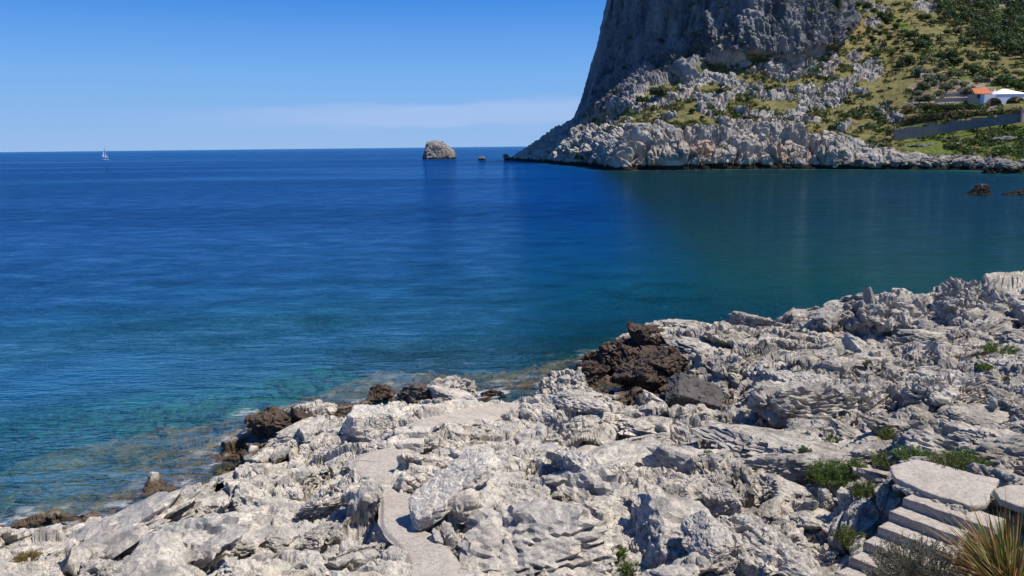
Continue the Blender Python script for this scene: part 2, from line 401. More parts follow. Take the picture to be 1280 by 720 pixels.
_outc = PZ(790, 440, 1.0)[:2]
_ridge = PZ(1090, 465, 2.4)[:2]
def terrain(x, y, full=True):
    """heights (and masks) of the shore at plan positions"""
    x = np.asarray(x, F32); y = np.asarray(y, F32)
    b = base_h(x, y)
    land = sstep(-.9, .5, b)
    wx = .55*fbm(x*.45, y*.45, oct=3, seed=3); wy = .55*fbm(x*.45+9, y*.45-4, oct=3, seed=4)
    X, Y = x+wx, y+wy
    ca, sa = math.cos(-.62), math.sin(-.62)              # the beds strike away to the upper left
    U, V = X*ca-Y*sa, X*sa+Y*ca
    amp = .30+.70*land
    left = 1-sstep(-4.5, -.5, x-.10*y)                     # smoother, paler slabs on the left
    rm = sstep(-.12, .55, fbm(x*.40, y*.40, oct=3, seed=37))*(1-.55*left)
    def crev(d, w, sd, fq): return (1-sstep(0, w, d))*sstep(-.25, .25, perlin(x*fq, y*fq, seed=sd))
    # big blocks
    f1, f2, r, ox, oy = vor(U/2.9, V/1.75, seed=11)
    big = (r[0]-.5)*.36+((r[1]-.5)*ox+(r[2]-.5)*oy)*1.0-.30*oy+.16*(1-f1*f1*1.6)
    cre1 = -.40*crev(f2-f1, .10, 12, .7)
    # middle blocks
    wx2 = .16*fbm(x*1.6, y*1.6, oct=2, seed=23); wy2 = .16*fbm(x*1.6+5, y*1.6, oct=2, seed=24)
    g1, g2, q, gx, gy = vor((U+wx2)/1.05, (V+wy2)/.70, seed=29)
    mid = (q[0]-.5)*.16+((q[1]-.5)*gx+(q[2]-.5)*gy)*.52-.12*gy+.07*(1-g1*g1*1.8)
    cre2 = -.17*crev(g2-g1, .13, 30, 1.1)
    near_p = np.zeros_like(b)
    for pl in PATHS: near_p = np.maximum(near_p, 1-sstep(.25, 1.3, seg_info(x, y, pl)[0]))
    near_p = np.maximum(near_p, 1-sstep(.9, 1.9, np.hypot(x-F32(lc[0]), y-F32(lc[1])))); near_p = np.maximum(near_p, 1-sstep(.6, 1.3, np.hypot(x-F32(slab2_xy[:, 0].mean()), y-F32(slab2_xy[:, 1].mean()))))
    h = b-.50*sstep(-.7, .5, b)*(1-.62*near_p)+amp*(.85*big+cre1+(.35+.65*rm)*mid+cre2*(.4+.6*rm)+.35*fbm(x*.33, y*.33, oct=2, seed=31))
    if full:
        k1, k2, s, kx, ky = vor((x+wx2*1.5)/.30, (y+wy2*1.5)/.26, seed=41)
        rough = .10+1.0*sstep(.25, .8, rm)
        sm = (s[0]-.5)*.10+((s[1]-.5)*kx+(s[2]-.5)*ky)*.20-.075*(1-sstep(0, .22, k2-k1))
        h = h+amp*rough*sm
        # tilted beds on the right-hand ridge
        bed = np.exp(-((x-_ridge[0])**2/(2*7.0**2)+(y-_ridge[1])**2/(2*6.0**2)))
        til = .16*x-.10*y+.35*fbm(x*.3, y*.3, oct=3, seed=51)
        T = .30; u = (h-til)/T; fr = u-np.floor(u)
        st = (np.floor(u)+sstep(.72, .97, fr)*.86+.14*fr)*T+til
        h = h*(1-.8*bed)+st*(.8*bed)
    # path and flat places
    clear = np.ones_like(h)
    for pl in PATHS:
        d, z = seg_info(x, y, pl)
        w = sstep(-.20, .08, d+.22*fbm(x*2.2, y*2.2, oct=2, seed=61)); clear *= w
        h = h*w+(z-.05)*(1-w)+.10*w*(1-sstep(.1, .5, d))
    clear_path = clear.copy()
    for fx, fy, fz, fr_ in FLATS:
        d = np.hypot(x-F32(fx), y-F32(fy)); w = sstep(fr_*.75, fr_*1.45, d)
        h = np.where(d < fr_*1.5, np.minimum(h, h*w+F32(fz)*(1-w)), h)
        clear = np.where(d < fr_*1.5, np.minimum(clear, w), clear)
    return h, b, land, clear, clear_path

n_r1, n_r2, n_r3 = int(60*Q), int(900*Q), int(170*Q)
rad = np.concatenate([np.geomspace(3.2, 8.6, n_r1, endpoint=False), np.geomspace(8.6, 36, n_r2, endpoint=False), np.geomspace(36, 135, n_r3, endpoint=False), np.geomspace(135, 800, 30)])
n_a = int(1400*Q)
ang = np.linspace(math.radians(-45), math.radians(46), n_a)
A_, R_ = np.meshgrid(ang, rad)
TX = (R_*np.sin(A_)).astype(F32); TY = (R_*np.cos(A_)).astype(F32)
TH, TB, TL, TC, TCP = terrain(TX, TY)
def gnormals(P):
    a = np.gradient(P, axis=1); b = np.gradient(P, axis=0)
    n = np.cross(a, b); n /= np.linalg.norm(n, axis=-1, keepdims=True)+1e-9
    n[n[..., 2] < 0] *= -1
    return n
def smooth_grid(P, k):
    for _ in range(k):
        P = P.copy(); P[1:-1, 1:-1] = (P[:-2, 1:-1]+P[2:, 1:-1]+P[1:-1, :-2]+P[1:-1, 2:]+2*P[1:-1, 1:-1])/6
    return P
def blur(A, k):
    for _ in range(k):
        A = A.copy(); A[1:-1, 1:-1] = (A[:-2, 1:-1]+A[2:, 1:-1]+A[1:-1, :-2]+A[1:-1, 2:]+2*A[1:-1, 1:-1])/6
    return A
P = np.stack([TX, TY, blur(TH, 1)], -1).astype(F32)
def even_out(P, axis, k=3.0, win=70):
    """move the samples along one grid direction so steep faces get their share of them"""
    if axis: P = P.transpose(1, 0, 2)
    dl = np.diff(P, axis=0); ho = np.hypot(dl[..., 0], dl[..., 1])+1e-6
    de = 1+k*np.clip(np.abs(dl[..., 2])/ho, 0, 4)
    for _ in range(int(22*Q)+2): de[:, 1:-1] = (de[:, :-2]+de[:, 1:-1]*2+de[:, 2:])/4; de[1:-1] = (de[:-2]+de[1:-1]*2+de[2:])/4
    w_ = int(win*Q)+2; cs = np.cumsum(np.pad(de, ((w_+1, w_), (0, 0)), mode='edge'), axis=0); bx = (cs[2*w_+1:]-cs[:-2*w_-1])/(2*w_+1)
    de = de/bx[:len(de)]
    cu = np.concatenate([np.zeros((1, P.shape[1])), np.cumsum(de, axis=0)]); n_ = P.shape[0]
    cu *= (n_-1)/cu[-1:]
    O = P.copy(); t = np.arange(n_)
    for c in range(P.shape[1]):
        u = np.interp(t, cu[:, c], t)
        for a in range(3): O[:, c, a] = np.interp(u, t, P[:, c, a])
    return O.transpose(1, 0, 2) if axis else O
P = even_out(P, 0); P = even_out(P, 1, 1.5)
for it in range(12):                                       # spread the mesh evenly over steep faces
    L = (P[:-2, 1:-1]+P[2:, 1:-1]+P[1:-1, :-2]+P[1:-1, 2:])/4-P[1:-1, 1:-1]
    if it % 4 == 0: n_ = gnormals(P)[1:-1, 1:-1]
    P = P.copy(); P[1:-1, 1:-1] += .8*(L-(L*n_).sum(-1, keepdims=True)*n_*.93)
N = gnormals(smooth_grid(P, 5))
near = (R_ < 40)
am = (np.where(near, 1, .3)*(.25+.75*TL)*np.where(TCP > .9, .35+.65*TC, .06+.94*TC)).astype(F32)
# craggy relief pushed out along the surface normal, so ledges overhang
x, y, z = P[..., 0], P[..., 1], P[..., 2]
RM = sstep(-.12, .55, fbm(TX*.40, TY*.40, oct=3, seed=37))
RM = (.25+.75*RM)*(1-.5*(1-sstep(-4.5, -.5, TX-.10*TY)))
wq = .35*perlin(x*.9, y*.9, z*.9, seed=90)
a0, a1, a2, ar = facet(x/1.15+wq, y/.95, z/.75-wq, seed=91)
def edge_len(P):
    a = np.linalg.norm(np.gradient(P, axis=0), axis=-1); b = np.linalg.norm(np.gradient(P, axis=1), axis=-1)
    return blur(np.maximum(a, b), 2)
EL = edge_len(P)
att = lambda s_: np.clip(s_*.30/EL, 0, 1)**1.5              # no detail finer than the mesh can carry
d0 = .30*a0+(ar-.5)*.12-.12*(1-sstep(0, .07, a2-a1))
b0, b1, b2_, br_ = facet(x/.42+wq, y/.38, z/.30+wq, seed=92)
c0_, c1, c2_, cr_ = facet(x/.16, y/.15, z/.12, seed=93)
d1 = d0+(.20+.80*RM)*att(.42)*(.15*b0+(br_-.5)*.05-.05*(1-sstep(0, .10, b2_-b1)))+(.15+.85*RM)*att(.16)*(.065*c0_-.020*(1-sstep(0, .14, c2_-c1)))
d2 = (.25+.75*RM)*att(.12)*.042*ridged(x/.42, y/.42, z/.26, oct=4, seed=73, gain=.55)
pit = -att(.12)*.05*sstep(.26, .6, fbm(x/.12, y/.12, z/.12, oct=2, seed=77))*(.5+.5*RM)
d4 = 0
crs = -.045*(.35+.65*RM)*sstep(.62, .95, 1-2.6*np.abs(fbm(x/.36, y/.36, z/.30, oct=3, seed=76)))
hol = -.20*att(.4)*sstep(.34, .62, fbm(x/.55, y/.55, z/.45, oct=3, seed=78))*(.25+.75*RM)
frac_ = -.15*sstep(.88, .98, 1-2.4*np.abs(fbm(x/1.25, y/1.25, z/1.0, oct=4, seed=80)))
dk = am*(d1+d2+d4+crs+pit+hol+frac_)
P = P+N*dk[..., None]
low = .05*fbm(x/.055, y/.055, z/.055, oct=2, seed=79)
P = P+gnormals(smooth_grid(P, 2))*(am*low*.4*np.clip(.055*.35/edge_len(P), 0, 1)*(.4+.6*RM))[..., None]
sw = (np.clip((blur(edge_len(P), 2)/(R_*.0036)-1.2)/2.2, 0, 1)*(R_ < 60))[..., None]
P = P*(1-sw)+smooth_grid(P, 2)*sw
# material masks
zz = P[..., 2]
mott = fbm(x*.8, y*.8, oct=4, seed=81)
zdark = .28+1.45*np.exp(-((x-_outc[0])**2+(y-_outc[1]+.5)**2)/(2*2.4**2))+.16*mott
wet = 1-sstep(-.30, .24, zz-zdark)
# ---- angular limestone blocks standing out of the same bedrock (one body with it)
def ico(sub):
    bm = bmesh.new(); bmesh.ops.create_icosphere(bm, subdivisions=sub, radius=1)
    V = np.array([v.co[:] for v in bm.verts]); Fc = np.array([[v.index for v in f.verts] for f in bm.faces]); bm.free()
    return V/np.linalg.norm(V, axis=1, keepdims=True), Fc
_ICO = {}
def vnormals(V, Fc):
    n = np.cross(V[Fc[:, 1]]-V[Fc[:, 0]], V[Fc[:, 2]]-V[Fc[:, 0]]); o = np.zeros_like(V)
    for k in range(3): np.add.at(o, Fc[:, k], n)
    return o/(np.linalg.norm(o, axis=1, keepdims=True)+1e-12)
def rock_geo(dims, seed, planes=None, nplanes=14, sub=5, rough=1.0, beds=0.0, sharp=30, axes=None):
    """a lump bounded by planes (soft corners), then chipped and pitted; dims = full size; beds = depth of the layering grooves"""
    if sub not in _ICO: _ICO[sub] = ico(sub)
    D, Fc = _ICO[sub]
    r_ = np.random.default_rng(seed)
    if planes is None:
        n_ = r_.normal(size=(nplanes, 3)); n_ /= np.linalg.norm(n_, axis=1, keepdims=True); d_ = r_.uniform(.70, 1.0, nplanes)
    else:
        n_ = np.array([p[:3] for p in planes], float); d_ = np.array([p[3] for p in planes], float)
        n_ /= np.linalg.norm(n_, axis=1, keepdims=True)
    t = np.maximum(D@n_.T, 0)/d_
    rr = 1/np.maximum((t**sharp).sum(1)**(1/sharp), .55)
    V = D*rr[:, None]*np.asarray(dims)/2
    s_ = float(np.mean(dims))/2
    q = V/s_+seed*3.7
    x, y, z = q[:, 0], q[:, 1], q[:, 2]
    N_ = vnormals(V, Fc)
    x2, y2, z2 = [c_+.35*perlin(x*1.3+k_, y*1.3, z*1.3, seed=seed+8) for c_, k_ in ((x, 0), (y, 7), (z, 15))]
    g0, g1, g2, gr_ = facet(x2/.62, y2/.62, z2/.50, seed=seed+11)
    k0, k1, k2, kr_ = facet(x2/.2, y2/.2, z2/.17, seed=seed+12)
    d = .20*g0+.065*k0-.03*(1-sstep(0, .09, g2-g1))-.02*(1-sstep(0, .12, k2-k1))+.075*ridged(x2*1.3, y2*1.3, z2*1.5, oct=5, seed=seed+1, gain=.58)
    d = d-.06*sstep(.25, .6, fbm(x*5, y*5, z*5, oct=3, seed=seed+2))-.09*sstep(.75, .97, 1-2.4*np.abs(fbm(x*1.1, y*1.1, z*1.3, oct=4, seed=seed+4)))
    if beds:
        u = z*4.6+2.4*fbm(x*.7, y*.7, z*1.6, oct=4, seed=seed+3)
        d = d-beds*sstep(.5, .95, np.abs(2*(u-np.floor(u))-1))*sstep(-.3, .25, perlin(x*1.3, y*1.3, z*2, seed=seed+15))
    V = V+N_*(d*rough*s_)[:, None]
    if axes is not None: V = V@np.asarray(axes, float)
    return V, Fc
def rotm(z_ang, tilt_dir, tilt):
    c, s_ = math.cos(z_ang), math.sin(z_ang); Rz = np.array([[c, s_, 0], [-s_, c, 0], [0, 0, 1]])
    ax = np.array([math.cos(tilt_dir), math.sin(tilt_dir), 0]); K = np.array([[0, 0, ax[1]], [0, 0, -ax[0]], [-ax[1], ax[0], 0]])
    return Rz@(np.eye(3)+math.sin(tilt)*K+(1-math.cos(tilt))*(K@K))
rb = np.random.default_rng(31)
protoL = [rock_geo((2, 2, 2), 500+k, sub=5, nplanes=10+k % 6, beds=.15 if k % 2 else .06, sharp=34) for k in range(10)]
protoS = [rock_geo((2, 2, 2), 540+k, sub=4, nplanes=9+k % 6, sharp=34) for k in range(12)]
bV, bF, nb0 = [], [], 0
cand = np.argwhere((R_ > 8.3) & (R_ < 36) & (TB > -1.5) & (np.abs(A_) < math.radians(39)))
cand = cand[rb.permutation(len(cand))]
taken = []
_keep = [(*PZ(565, 636, 2.75)[:2], 1.0), (*PZ(469, 528, 1.6)[:2], .8)]
for want, lo, hi, sep in ((int(95*Q*Q)+1, .55, 1.05, .62), (int(260*Q*Q)+1, .26, .55, .50), (int(620*Q*Q)+1, .10, .26, .42)):
    got = 0
    for i, j in cand:
        if got >= want: break
        if rb.uniform() > (18.0/R_[i, j])**-1.0*.9+.1: continue
        pz = P[i, j]; r_b = rb.uniform(lo, hi)*(.5 if TB[i, j] < 1.7 and pz[0] < -2 else 1)*(1.0 if lo > .3 or rb.uniform() < .5 else .8)
        if any((pz[0]-k_[0])**2+(pz[1]-k_[1])**2 < (k_[2]+r_b*.6)**2 for k_ in _keep): continue
        if any((pz[0]-t[0])**2+(pz[1]-t[1])**2 < (sep*(r_b+t[2]))**2 for t in taken): continue
        ii = [max(0, min(TC.shape[0]-1, i+int(d_*r_b*1.25/(R_[i, j]*.0016)))) for d_ in (-1, 0, 1)]; jj = [max(0, min(TC.shape[1]-1, j+int(d_*r_b*1.25/(R_[i, j]*.00113)))) for d_ in (-1, 0, 1)]
        if min(TC[a_, b__] for a_ in ii for b__ in jj) < .97: continue
        if (lo > .2 and RM[i, j] < .45 and rb.uniform() < .45): continue
        taken.append((pz[0], pz[1], r_b)); got += 1
        V, Fc = (protoL[rb.integers(10)] if r_b > .015*R_[i, j] and lo > .2 else protoS[rb.integers(12)])
        ledge = rb.uniform() < (.65 if pz[0] > 1.0 and R_[i, j] > 14 else .25)
        if TB[i, j] < .55: r_b = min(r_b*.7, .26)
        if TB[i, j] < 1.4: ledge = False; r_b = min(r_b, .5)
        dm = np.array([r_b*rb.uniform(1.0, 1.7), r_b*rb.uniform(.5, .85), r_b*rb.uniform(.26, .45)]) if ledge else np.array([r_b*rb.uniform(.9, 1.5), r_b*rb.uniform(.6, .95), r_b*rb.uniform(.32, .66)])
        Rm = rotm((-.25 if ledge else -.62)+rb.normal(0, .25 if ledge else .5), rb.uniform(0, 6.28), abs(rb.normal(0, .16 if ledge else .30)))
        Rm = Rm@rotm(0, -.62, -.28)
        bV.append((V*dm)@Rm+pz+np.array([0, 0, dm[2]*rb.uniform(-.30, .12)])); bF.append(Fc+nb0); nb0 += len(V)
bV = np.concatenate(bV); bF = np.concatenate(bF)
print('blocks', len(taken), len(bV))
np_ = P.shape[0]*P.shape[1]
bz = bV[:, 2]; bzd = .28+1.45*np.exp(-((bV[:, 0]-_outc[0])**2+(bV[:, 1]-_outc[1]+.5)**2)/(2*2.4**2))+.16*fbm(bV[:, 0]*.8, bV[:, 1]*.8, oct=4, seed=81)
wet_all = np.concatenate([wet.ravel(), 1-sstep(-.30, .24, bz-bzd)])
AP = np.concatenate([P.reshape(-1, 3), bV])
shore = mesh_from('rocky_shore', AP, [grid_faces(*P.shape[:2]), bF+np_], None, smooth=False,
                  attrs={'wet': wet_all, 'tone': sstep(-1, 5, AP[:, 0]-.12*AP[:, 1])})
tag(shore, kind='structure')
TP = AP
_tpx, _tpy, _tz = project(TP)
def drop(px, py, tol=4, mn=8):
    """visible point of the shore under a photo pixel"""
    m = (np.abs(_tpx-px) < tol) & (np.abs(_tpy-py) < tol) & (_tz > 1)
    if m.sum() < mn: return drop(px, py, tol*2, mn)
    i = np.where(m)[0]; zf = np.sort(_tz[i])[max(2, len(i)//10)]
    i = i[_tz[i] <= zf+.25]
    return TP[i].mean(0).astype(float)

def rock_material(name, wet_attr=True, cream=.5, beds=False, dark=None, scale=1.0, grey=1.0):
    n = NT(name); p = n.pos() if wet_attr else n.obj()
    a = n.noise(p, .55*scale, 5, .6); b = n.noise(p, 3.1*scale, 6, .65); c = n.noise(p, 17*scale, 5, .7); d = n.noise(p, 1.3*scale, 3, .5, 1.2)
    if dark is None:
        col = n.mix(n.ramp(a, [(.36, 0), (.62, 1)]), (.44*grey, .41*grey, .36*grey), (.67, .60, .50))
        col = n.mix(n.math('MULTIPLY', n.ramp(d, [(.50, 0), (.70, 1)]), cream), col, (.64, .53, .40))
        col = n.mix(n.math('MULTIPLY', n.ramp(b, [(.40, 1), (.56, 0)]), .62), col, (.27*grey, .258*grey, .24*grey))
        col = n.mix(n.math('MULTIPLY', n.ramp(c, [(.36, 1), (.47, 0)]), .65), col, (.15, .135, .12))
        col = n.mix(n.math('MULTIPLY', n.ramp(c, [(.58, 0), (.72, 1)]), .6), col, (.70, .65, .58))
        vz = n.n('TexVoronoi', feature='DISTANCE_TO_EDGE', ins={'Scale': 3.3*scale})
        wv = n.n('TexNoise', ins={'Scale': 2.2*scale, 'Detail': 3}); n.L.new(p, wv.inputs['Vector'])
        add = n.n('VectorMath', operation='MULTIPLY_ADD', ins={1: (.55, .55, .55)}); n.L.new(wv.outputs['Color'], add.inputs[0]); n.L.new(p, add.inputs[2])
        n.L.new(add.outputs[0], vz.inputs['Vector'])
        vz2 = n.n('TexVoronoi', feature='DISTANCE_TO_EDGE', ins={'Scale': 8.5*scale}); n.L.new(add.outputs[0], vz2.inputs['Vector'])
        crack = n.math('MAXIMUM', n.ramp(vz.outputs[0], [(.0, 1), (.026, 0)]), n.math('MULTIPLY', n.ramp(vz2.outputs[0], [(.0, 1), (.04, 0)]), n.ramp(d, [(.42, 0), (.55, .8)])))
        col = n.mix(n.math('MULTIPLY', crack, n.ramp(a, [(.38, .2), (.6, .9)])), col, (.09, .08, .07))
        och = n.noise(p, .75*scale, 5, .65, .8)
        col = n.mix(n.ramp(och, [(.60, 0), (.72, .75*cream)]), col, (.50, .345, .20))
        lich = n.noise(p, 1.7*scale, 7, .75)
        col = n.mix(n.ramp(lich, [(.51, 0), (.62, .75)]), col, (.185, .178, .165))
    else:
        col = n.mix(n.ramp(b, [(.35, 0), (.65, 1)]), dark, tuple(min(1, v*2.1) for v in dark))
        col = n.mix(n.math('MULTIPLY', n.ramp(c, [(.55, 0), (.7, 1)]), .4), col, tuple(min(1, v*3.4) for v in dark))
        crack = None
    rough = .88
    if wet_attr:
        col = n.mix(n.math('MULTIPLY', n.attr('tone'), n.ramp(n.noise(p, .9, 4, .6), [(.35, .95), (.65, .15)])), col, (.60, .585, .555), 'MULTIPLY')
        w = n.attr('wet'); wn_ = n.math('ADD', w, n.math('MULTIPLY', n.math('SUBTRACT', b, .5), .5), clamp=True)
        wm = n.ramp(wn_, [(.25, 0), (.7, 1)])
        brown = n.mix(n.ramp(b, [(.35, 0), (.62, 1)]), (.040, .030, .022), (.125, .088, .060))
        col = n.mix(wm, col, brown)
        sp = n.n('SeparateXYZ'); n.L.new(p, sp.inputs[0])
        zn = n.math('ADD', sp.outputs[2], n.math('MULTIPLY', n.math('SUBTRACT', a, .5), .8))
        und = n.ramp(n.math('MULTIPLY', zn, -1), [(0, 0), (.22, 1)])
        algae = n.mix(n.ramp(d, [(.36, 0), (.60, 1)]), (.055, .040, .016), (.33, .17, .03))
        algae = n.mix(n.ramp(b, [(.42, 0), (.6, .8)]), algae, (.12, .085, .045))
        col = n.mix(und, col, algae)
        deep = n.ramp(n.math('MULTIPLY', zn, -.2), [(.22, 0), (.46, 1)])
        sand = n.mix(n.ramp(d, [(.42, 0), (.56, 1)]), (.035, .055, .035), (.30, .38, .22))
        col = n.mix(deep, col, sand)
    h1 = n.noise(p, 9*scale, 8, .72); 
    nb = n.bump(h1, .75, .06/scale)
    h2 = n.noise(p, 42*scale, 4, .7)
    nb = n.bump(h2, .5, .012/scale, nb)
    return n.done(n.principled(col, rough, nb, .25))
shore.data.materials.append(rock_material('limestone', True))

# ------------------------------------------------------------------ headland across the bay
# ribs from the waterline up: (px, py, distance); every rib rises to the unseen summit
TOPY = -420
ribs = [
 [(690,204.5,640),(690,190,640),(712,160,640),(735,110,640),(775,0,640),(800,-120,640),(840,TOPY,660)],
 [(655,199.8,600),(660,194,590),(680,180,570),(712,155,560),(740,95,555),(768,0,550),(790,-120,550),(830,TOPY,560)],
 [(637,199.8,540),(642,196,536),(658,189,525),(674,180,500),(690,171.5,490),(708,163,470),(714,156,466),(724,130,464),(734,95,463),(747,45,463),(757,-2,464),(775,-90,468),(815,TOPY,485)],
 [(668,201.5,460),(672,194,458),(684,184,455),(698,173,452),(712,162,450),(722,146,452),(733,115,454),(741,80,455),(750,40,456),(760,-2,458),(778,-90,462),(818,TOPY,480)],
 [(702,205,390),(706,192,396),(715,176,404),(724,160,422),(736,130,438),(745,95,445),(757,45,448),(767,-2,450),(785,-90,456),(824,TOPY,474)],
 [(733,208,348),(740,190,355),(748,172,364),(756,150,388),(764,125,418),(772,90,434),(780,45,438),(789,-2,441),(804,-90,448),(838,TOPY,468)],
 [(768,212.5,292),(773,198,296),(779,180,303),(786,160,316),(794,140,340),(800,120,380),(806,90,412),(811,45,421),(817,-2,425),(828,-90,433),(856,TOPY,456)],
 [(806,212.5,289),(810,198,292),(814,180,299),(820,160,312),(826,140,332),(830,124,356),(834,105,392),(838,50,409),(843,-2,413),(850,-90,421),(870,TOPY,446)],
 [(860,212,286),(862,196,289),(866,178,296),(870,155,310),(874,130,332),(878,108,358),(882,90,382),(886,45,391),(890,-2,396),(895,-90,406),(905,TOPY,434)],
 [(920,211,288),(922,194,291),(925,176,299),(928,152,316),(931,126,340),(934,98,368),(937,74,376),(940,40,379),(944,-2,384),(948,-90,394),(954,TOPY,425)],
 [(970,210,287),(972,195,290),(974,178,298),(976,155,314),(978,130,338),(980,104,368),(983,82,380),(986,45,386),(989,-2,392),(991,-90,408),(994,TOPY,445)],
 [(1020,210.5,281),(1021,196,285),(1023,178,296),(1025,155,314),(1027,128,340),(1029,98,372),(1031,68,396),(1034,35,406),(1036,-2,422),(1038,-90,460),(1040,TOPY,520)],
 [(1060,211,275),(1061,198,279),(1062,180,291),(1063,155,310),(1064,128,338),(1065,98,374),(1066,66,412),(1067,32,448),(1068,-2,480),(1070,-90,545),(1072,TOPY,620)],
 [(1100,211.5,268),(1100,200,272),(1100,186,284),(1100,165,300),(1100,140,324),(1100,108,362),(1100,74,410),(1100,36,462),(1100,-2,510),(1100,-90,600),(1100,TOPY,700)],
 [(1145,212,262),(1145,202,266),(1145,188,278),(1145,170,291),(1145,150,301),(1145,128,320),(1145,94,366),(1145,52,430),(1145,-2,520),(1145,-90,630),(1145,TOPY,760)],
 [(1200,212.5,255),(1200,204,259),(1200,189,271),(1200,168,286),(1200,148,293),(1200,130,306),(1200,98,356),(1200,54,428),(1200,-2,540),(1200,-90,660),(1200,TOPY,800)],
 [(1245,214,240),(1245,206,245),(1245,190,259),(1245,164,281),(1245,146,288),(1245,134,297),(1245,102,346),(1245,56,424),(1245,-2,550),(1245,-90,680),(1245,TOPY,820)],
 [(1290,216,226),(1290,207,232),(1290,190,250),(1290,160,277),(1290,146,284),(1290,134,294),(1290,104,340),(1290,56,422),(1290,-2,560),(1290,-90,700),(1290,TOPY,840)],
 [(1360,218,216),(1360,208,222),(1360,190,242),(1360,158,270),(1360,144,282),(1360,130,296),(1360,102,340),(1360,54,426),(1360,-2,570),(1360,-90,715),(1360,TOPY,850)],
 [(1480,221,205),(1480,210,212),(1480,190,232),(1480,156,262),(1480,142,278),(1480,126,296),(1480,100,340),(1480,52,430),(1480,-2,580),(1480,-90,730),(1480,TOPY,860)],
 [(1640,226,195),(1640,212,204),(1640,190,226),(1640,154,258),(1640,140,276),(1640,124,296),(1640,98,344),(1640,50,440),(1640,-2,590),(1640,-90,740),(1640,TOPY,870)],
]
nv1, nv2 = int(430*Q), int(110*Q)
tv = np.concatenate([np.linspace(0, 1, nv1, endpoint=False), np.linspace(1, 2, nv2)])
ribv = []
for r_ in ribs:
    r_ = np.array(r_, float); by = r_[0, 1]
    pyv = np.where(tv <= 1, by+(-12-by)*tv, -12+(TOPY+12)*(tv-1)**1.0)
    o = np.argsort(r_[:, 1])
    pxv = np.interp(pyv, r_[o, 1], r_[o, 0]); dv = np.interp(pyv, r_[o, 1], r_[o, 2])
    k = np.hanning(2*int(3*Q)+3); k /= k.sum(); pad = len(k)//2
    dv = np.convolve(np.pad(dv, pad, mode='edge'), k, 'valid'); pxv = np.convolve(np.pad(pxv, pad, mode='edge'), k, 'valid')
    ribv.append(np.stack([pxv, pyv, dv], -1))
ribv = np.array(ribv)                                     # (nrib, nv, 3)
nu = int(1150*Q)
# parameter along the coast follows the waterline pixel column, so the mesh is evenly fine
uk = np.concatenate([[0], np.cumsum(np.maximum(14, np.abs(np.diff(ribv[:, 0, 0]))))])
uu = np.concatenate([np.linspace(0, uk[17], int(nu*.90), endpoint=False), np.linspace(uk[17], uk[-1], int(nu*.10))])
def catmull(K, k, t):
    i = np.clip(np.searchsorted(k, t, side='right')-1, 0, len(k)-2)
    m = np.gradient(K, k, axis=0); sh = (-1,)+(1,)*(K.ndim-1)
    h = (k[i+1]-k[i]).reshape(sh); u = ((t-k[i])/(k[i+1]-k[i])).reshape(sh)
    return (2*u**3-3*u**2+1)*K[i]+(u**3-2*u**2+u)*h*m[i]+(-2*u**3+3*u**2)*K[i+1]+(u**3-u**2)*h*m[i+1]
G = catmull(ribv, uk, uu)                                  # (nu, nv, 3) pixel, pixel, distance
HPX, HPY, HD = G[..., 0], G[..., 1], G[..., 2]
sil = np.interp(HPY, ribv[2][::-1, 1], ribv[2][::-1, 0])
HPX = HPX+7.5*(1-sstep(148, 168, HPY))*(1-sstep(10, 130, HPX-sil))
dirs = fwd[None, None]+((HPX-640)/FPX)[..., None]*right+((360-HPY)/FPX)[..., None]*up
HP = (CAM+dirs*(HD/dirs[..., 1])[..., None]).astype(F32)
zc = HP[..., 2]; HP[..., 2] = np.where(zc > 140, 140+.2*(zc-140), zc)
HP[:, 0, 2] = -1.5
foot = np.interp(HPX, [600,704,713,760,800,835,870,900,940,975,1000,1040,1048,1056,1062], [100,120,162,150,128,112,98,86,72,80,82,62,40,0,-400])
cliff = 1-sstep(-6, 6, HPY-foot)
lowb = np.interp(HPX, [600,690,730,800,850,900,950,1000,1050,1100,1140,1200,1280,1640], [120,140,162,158,165,158,168,165,168,184,192,196,203,204])
white = sstep(-7, 7, HPY-lowb)
x, y, z = HP[..., 0], HP[..., 1], HP[..., 2]
out1 = fbm(x/22, y/22, z/18, oct=3, seed=91)
slope_rock = sstep(.17, .30, out1+.10*perlin(x/5, y/5, z/5, seed=92)+.16*(1-sstep(930, 1120, HPX))-.02)*(1-sstep(1085, 1135, HPX))
# small crags on the upper right slope
crag = np.zeros_like(HPX)
for cx, cy, sx_, sy_, am_ in [(1085,92,22,14,1),(1066,75,14,9,.8),(1160,9,24,9,1),(1250,2,40,9,1),(1090,30,14,8,.9),(1012,118,30,16,.5),(965,150,30,20,.6),(1120,148,20,9,.7),(895,132,16,9,.8),(852,98,10,6,.9),(920,82,26,10,.6)]:
    crag = np.maximum(crag, am_*np.exp(-((HPX-cx)/sx_)**2-((HPY-cy)/sy_)**2))
crag = sstep(.30, .62, crag+.22*perlin(x/6, y/6, z/6, seed=93))
rock = np.clip(np.maximum.reduce([cliff, white, slope_rock*.95, crag]), 0, 1)
ROCK = rock
N = gnormals(HP)
fl = np.sign((N*(CAM-HP)).sum(-1)); N *= np.where(fl == 0, 1, fl)[..., None]
N = N/np.maximum(1e-6, np.linalg.norm(N, axis=-1, keepdims=True))
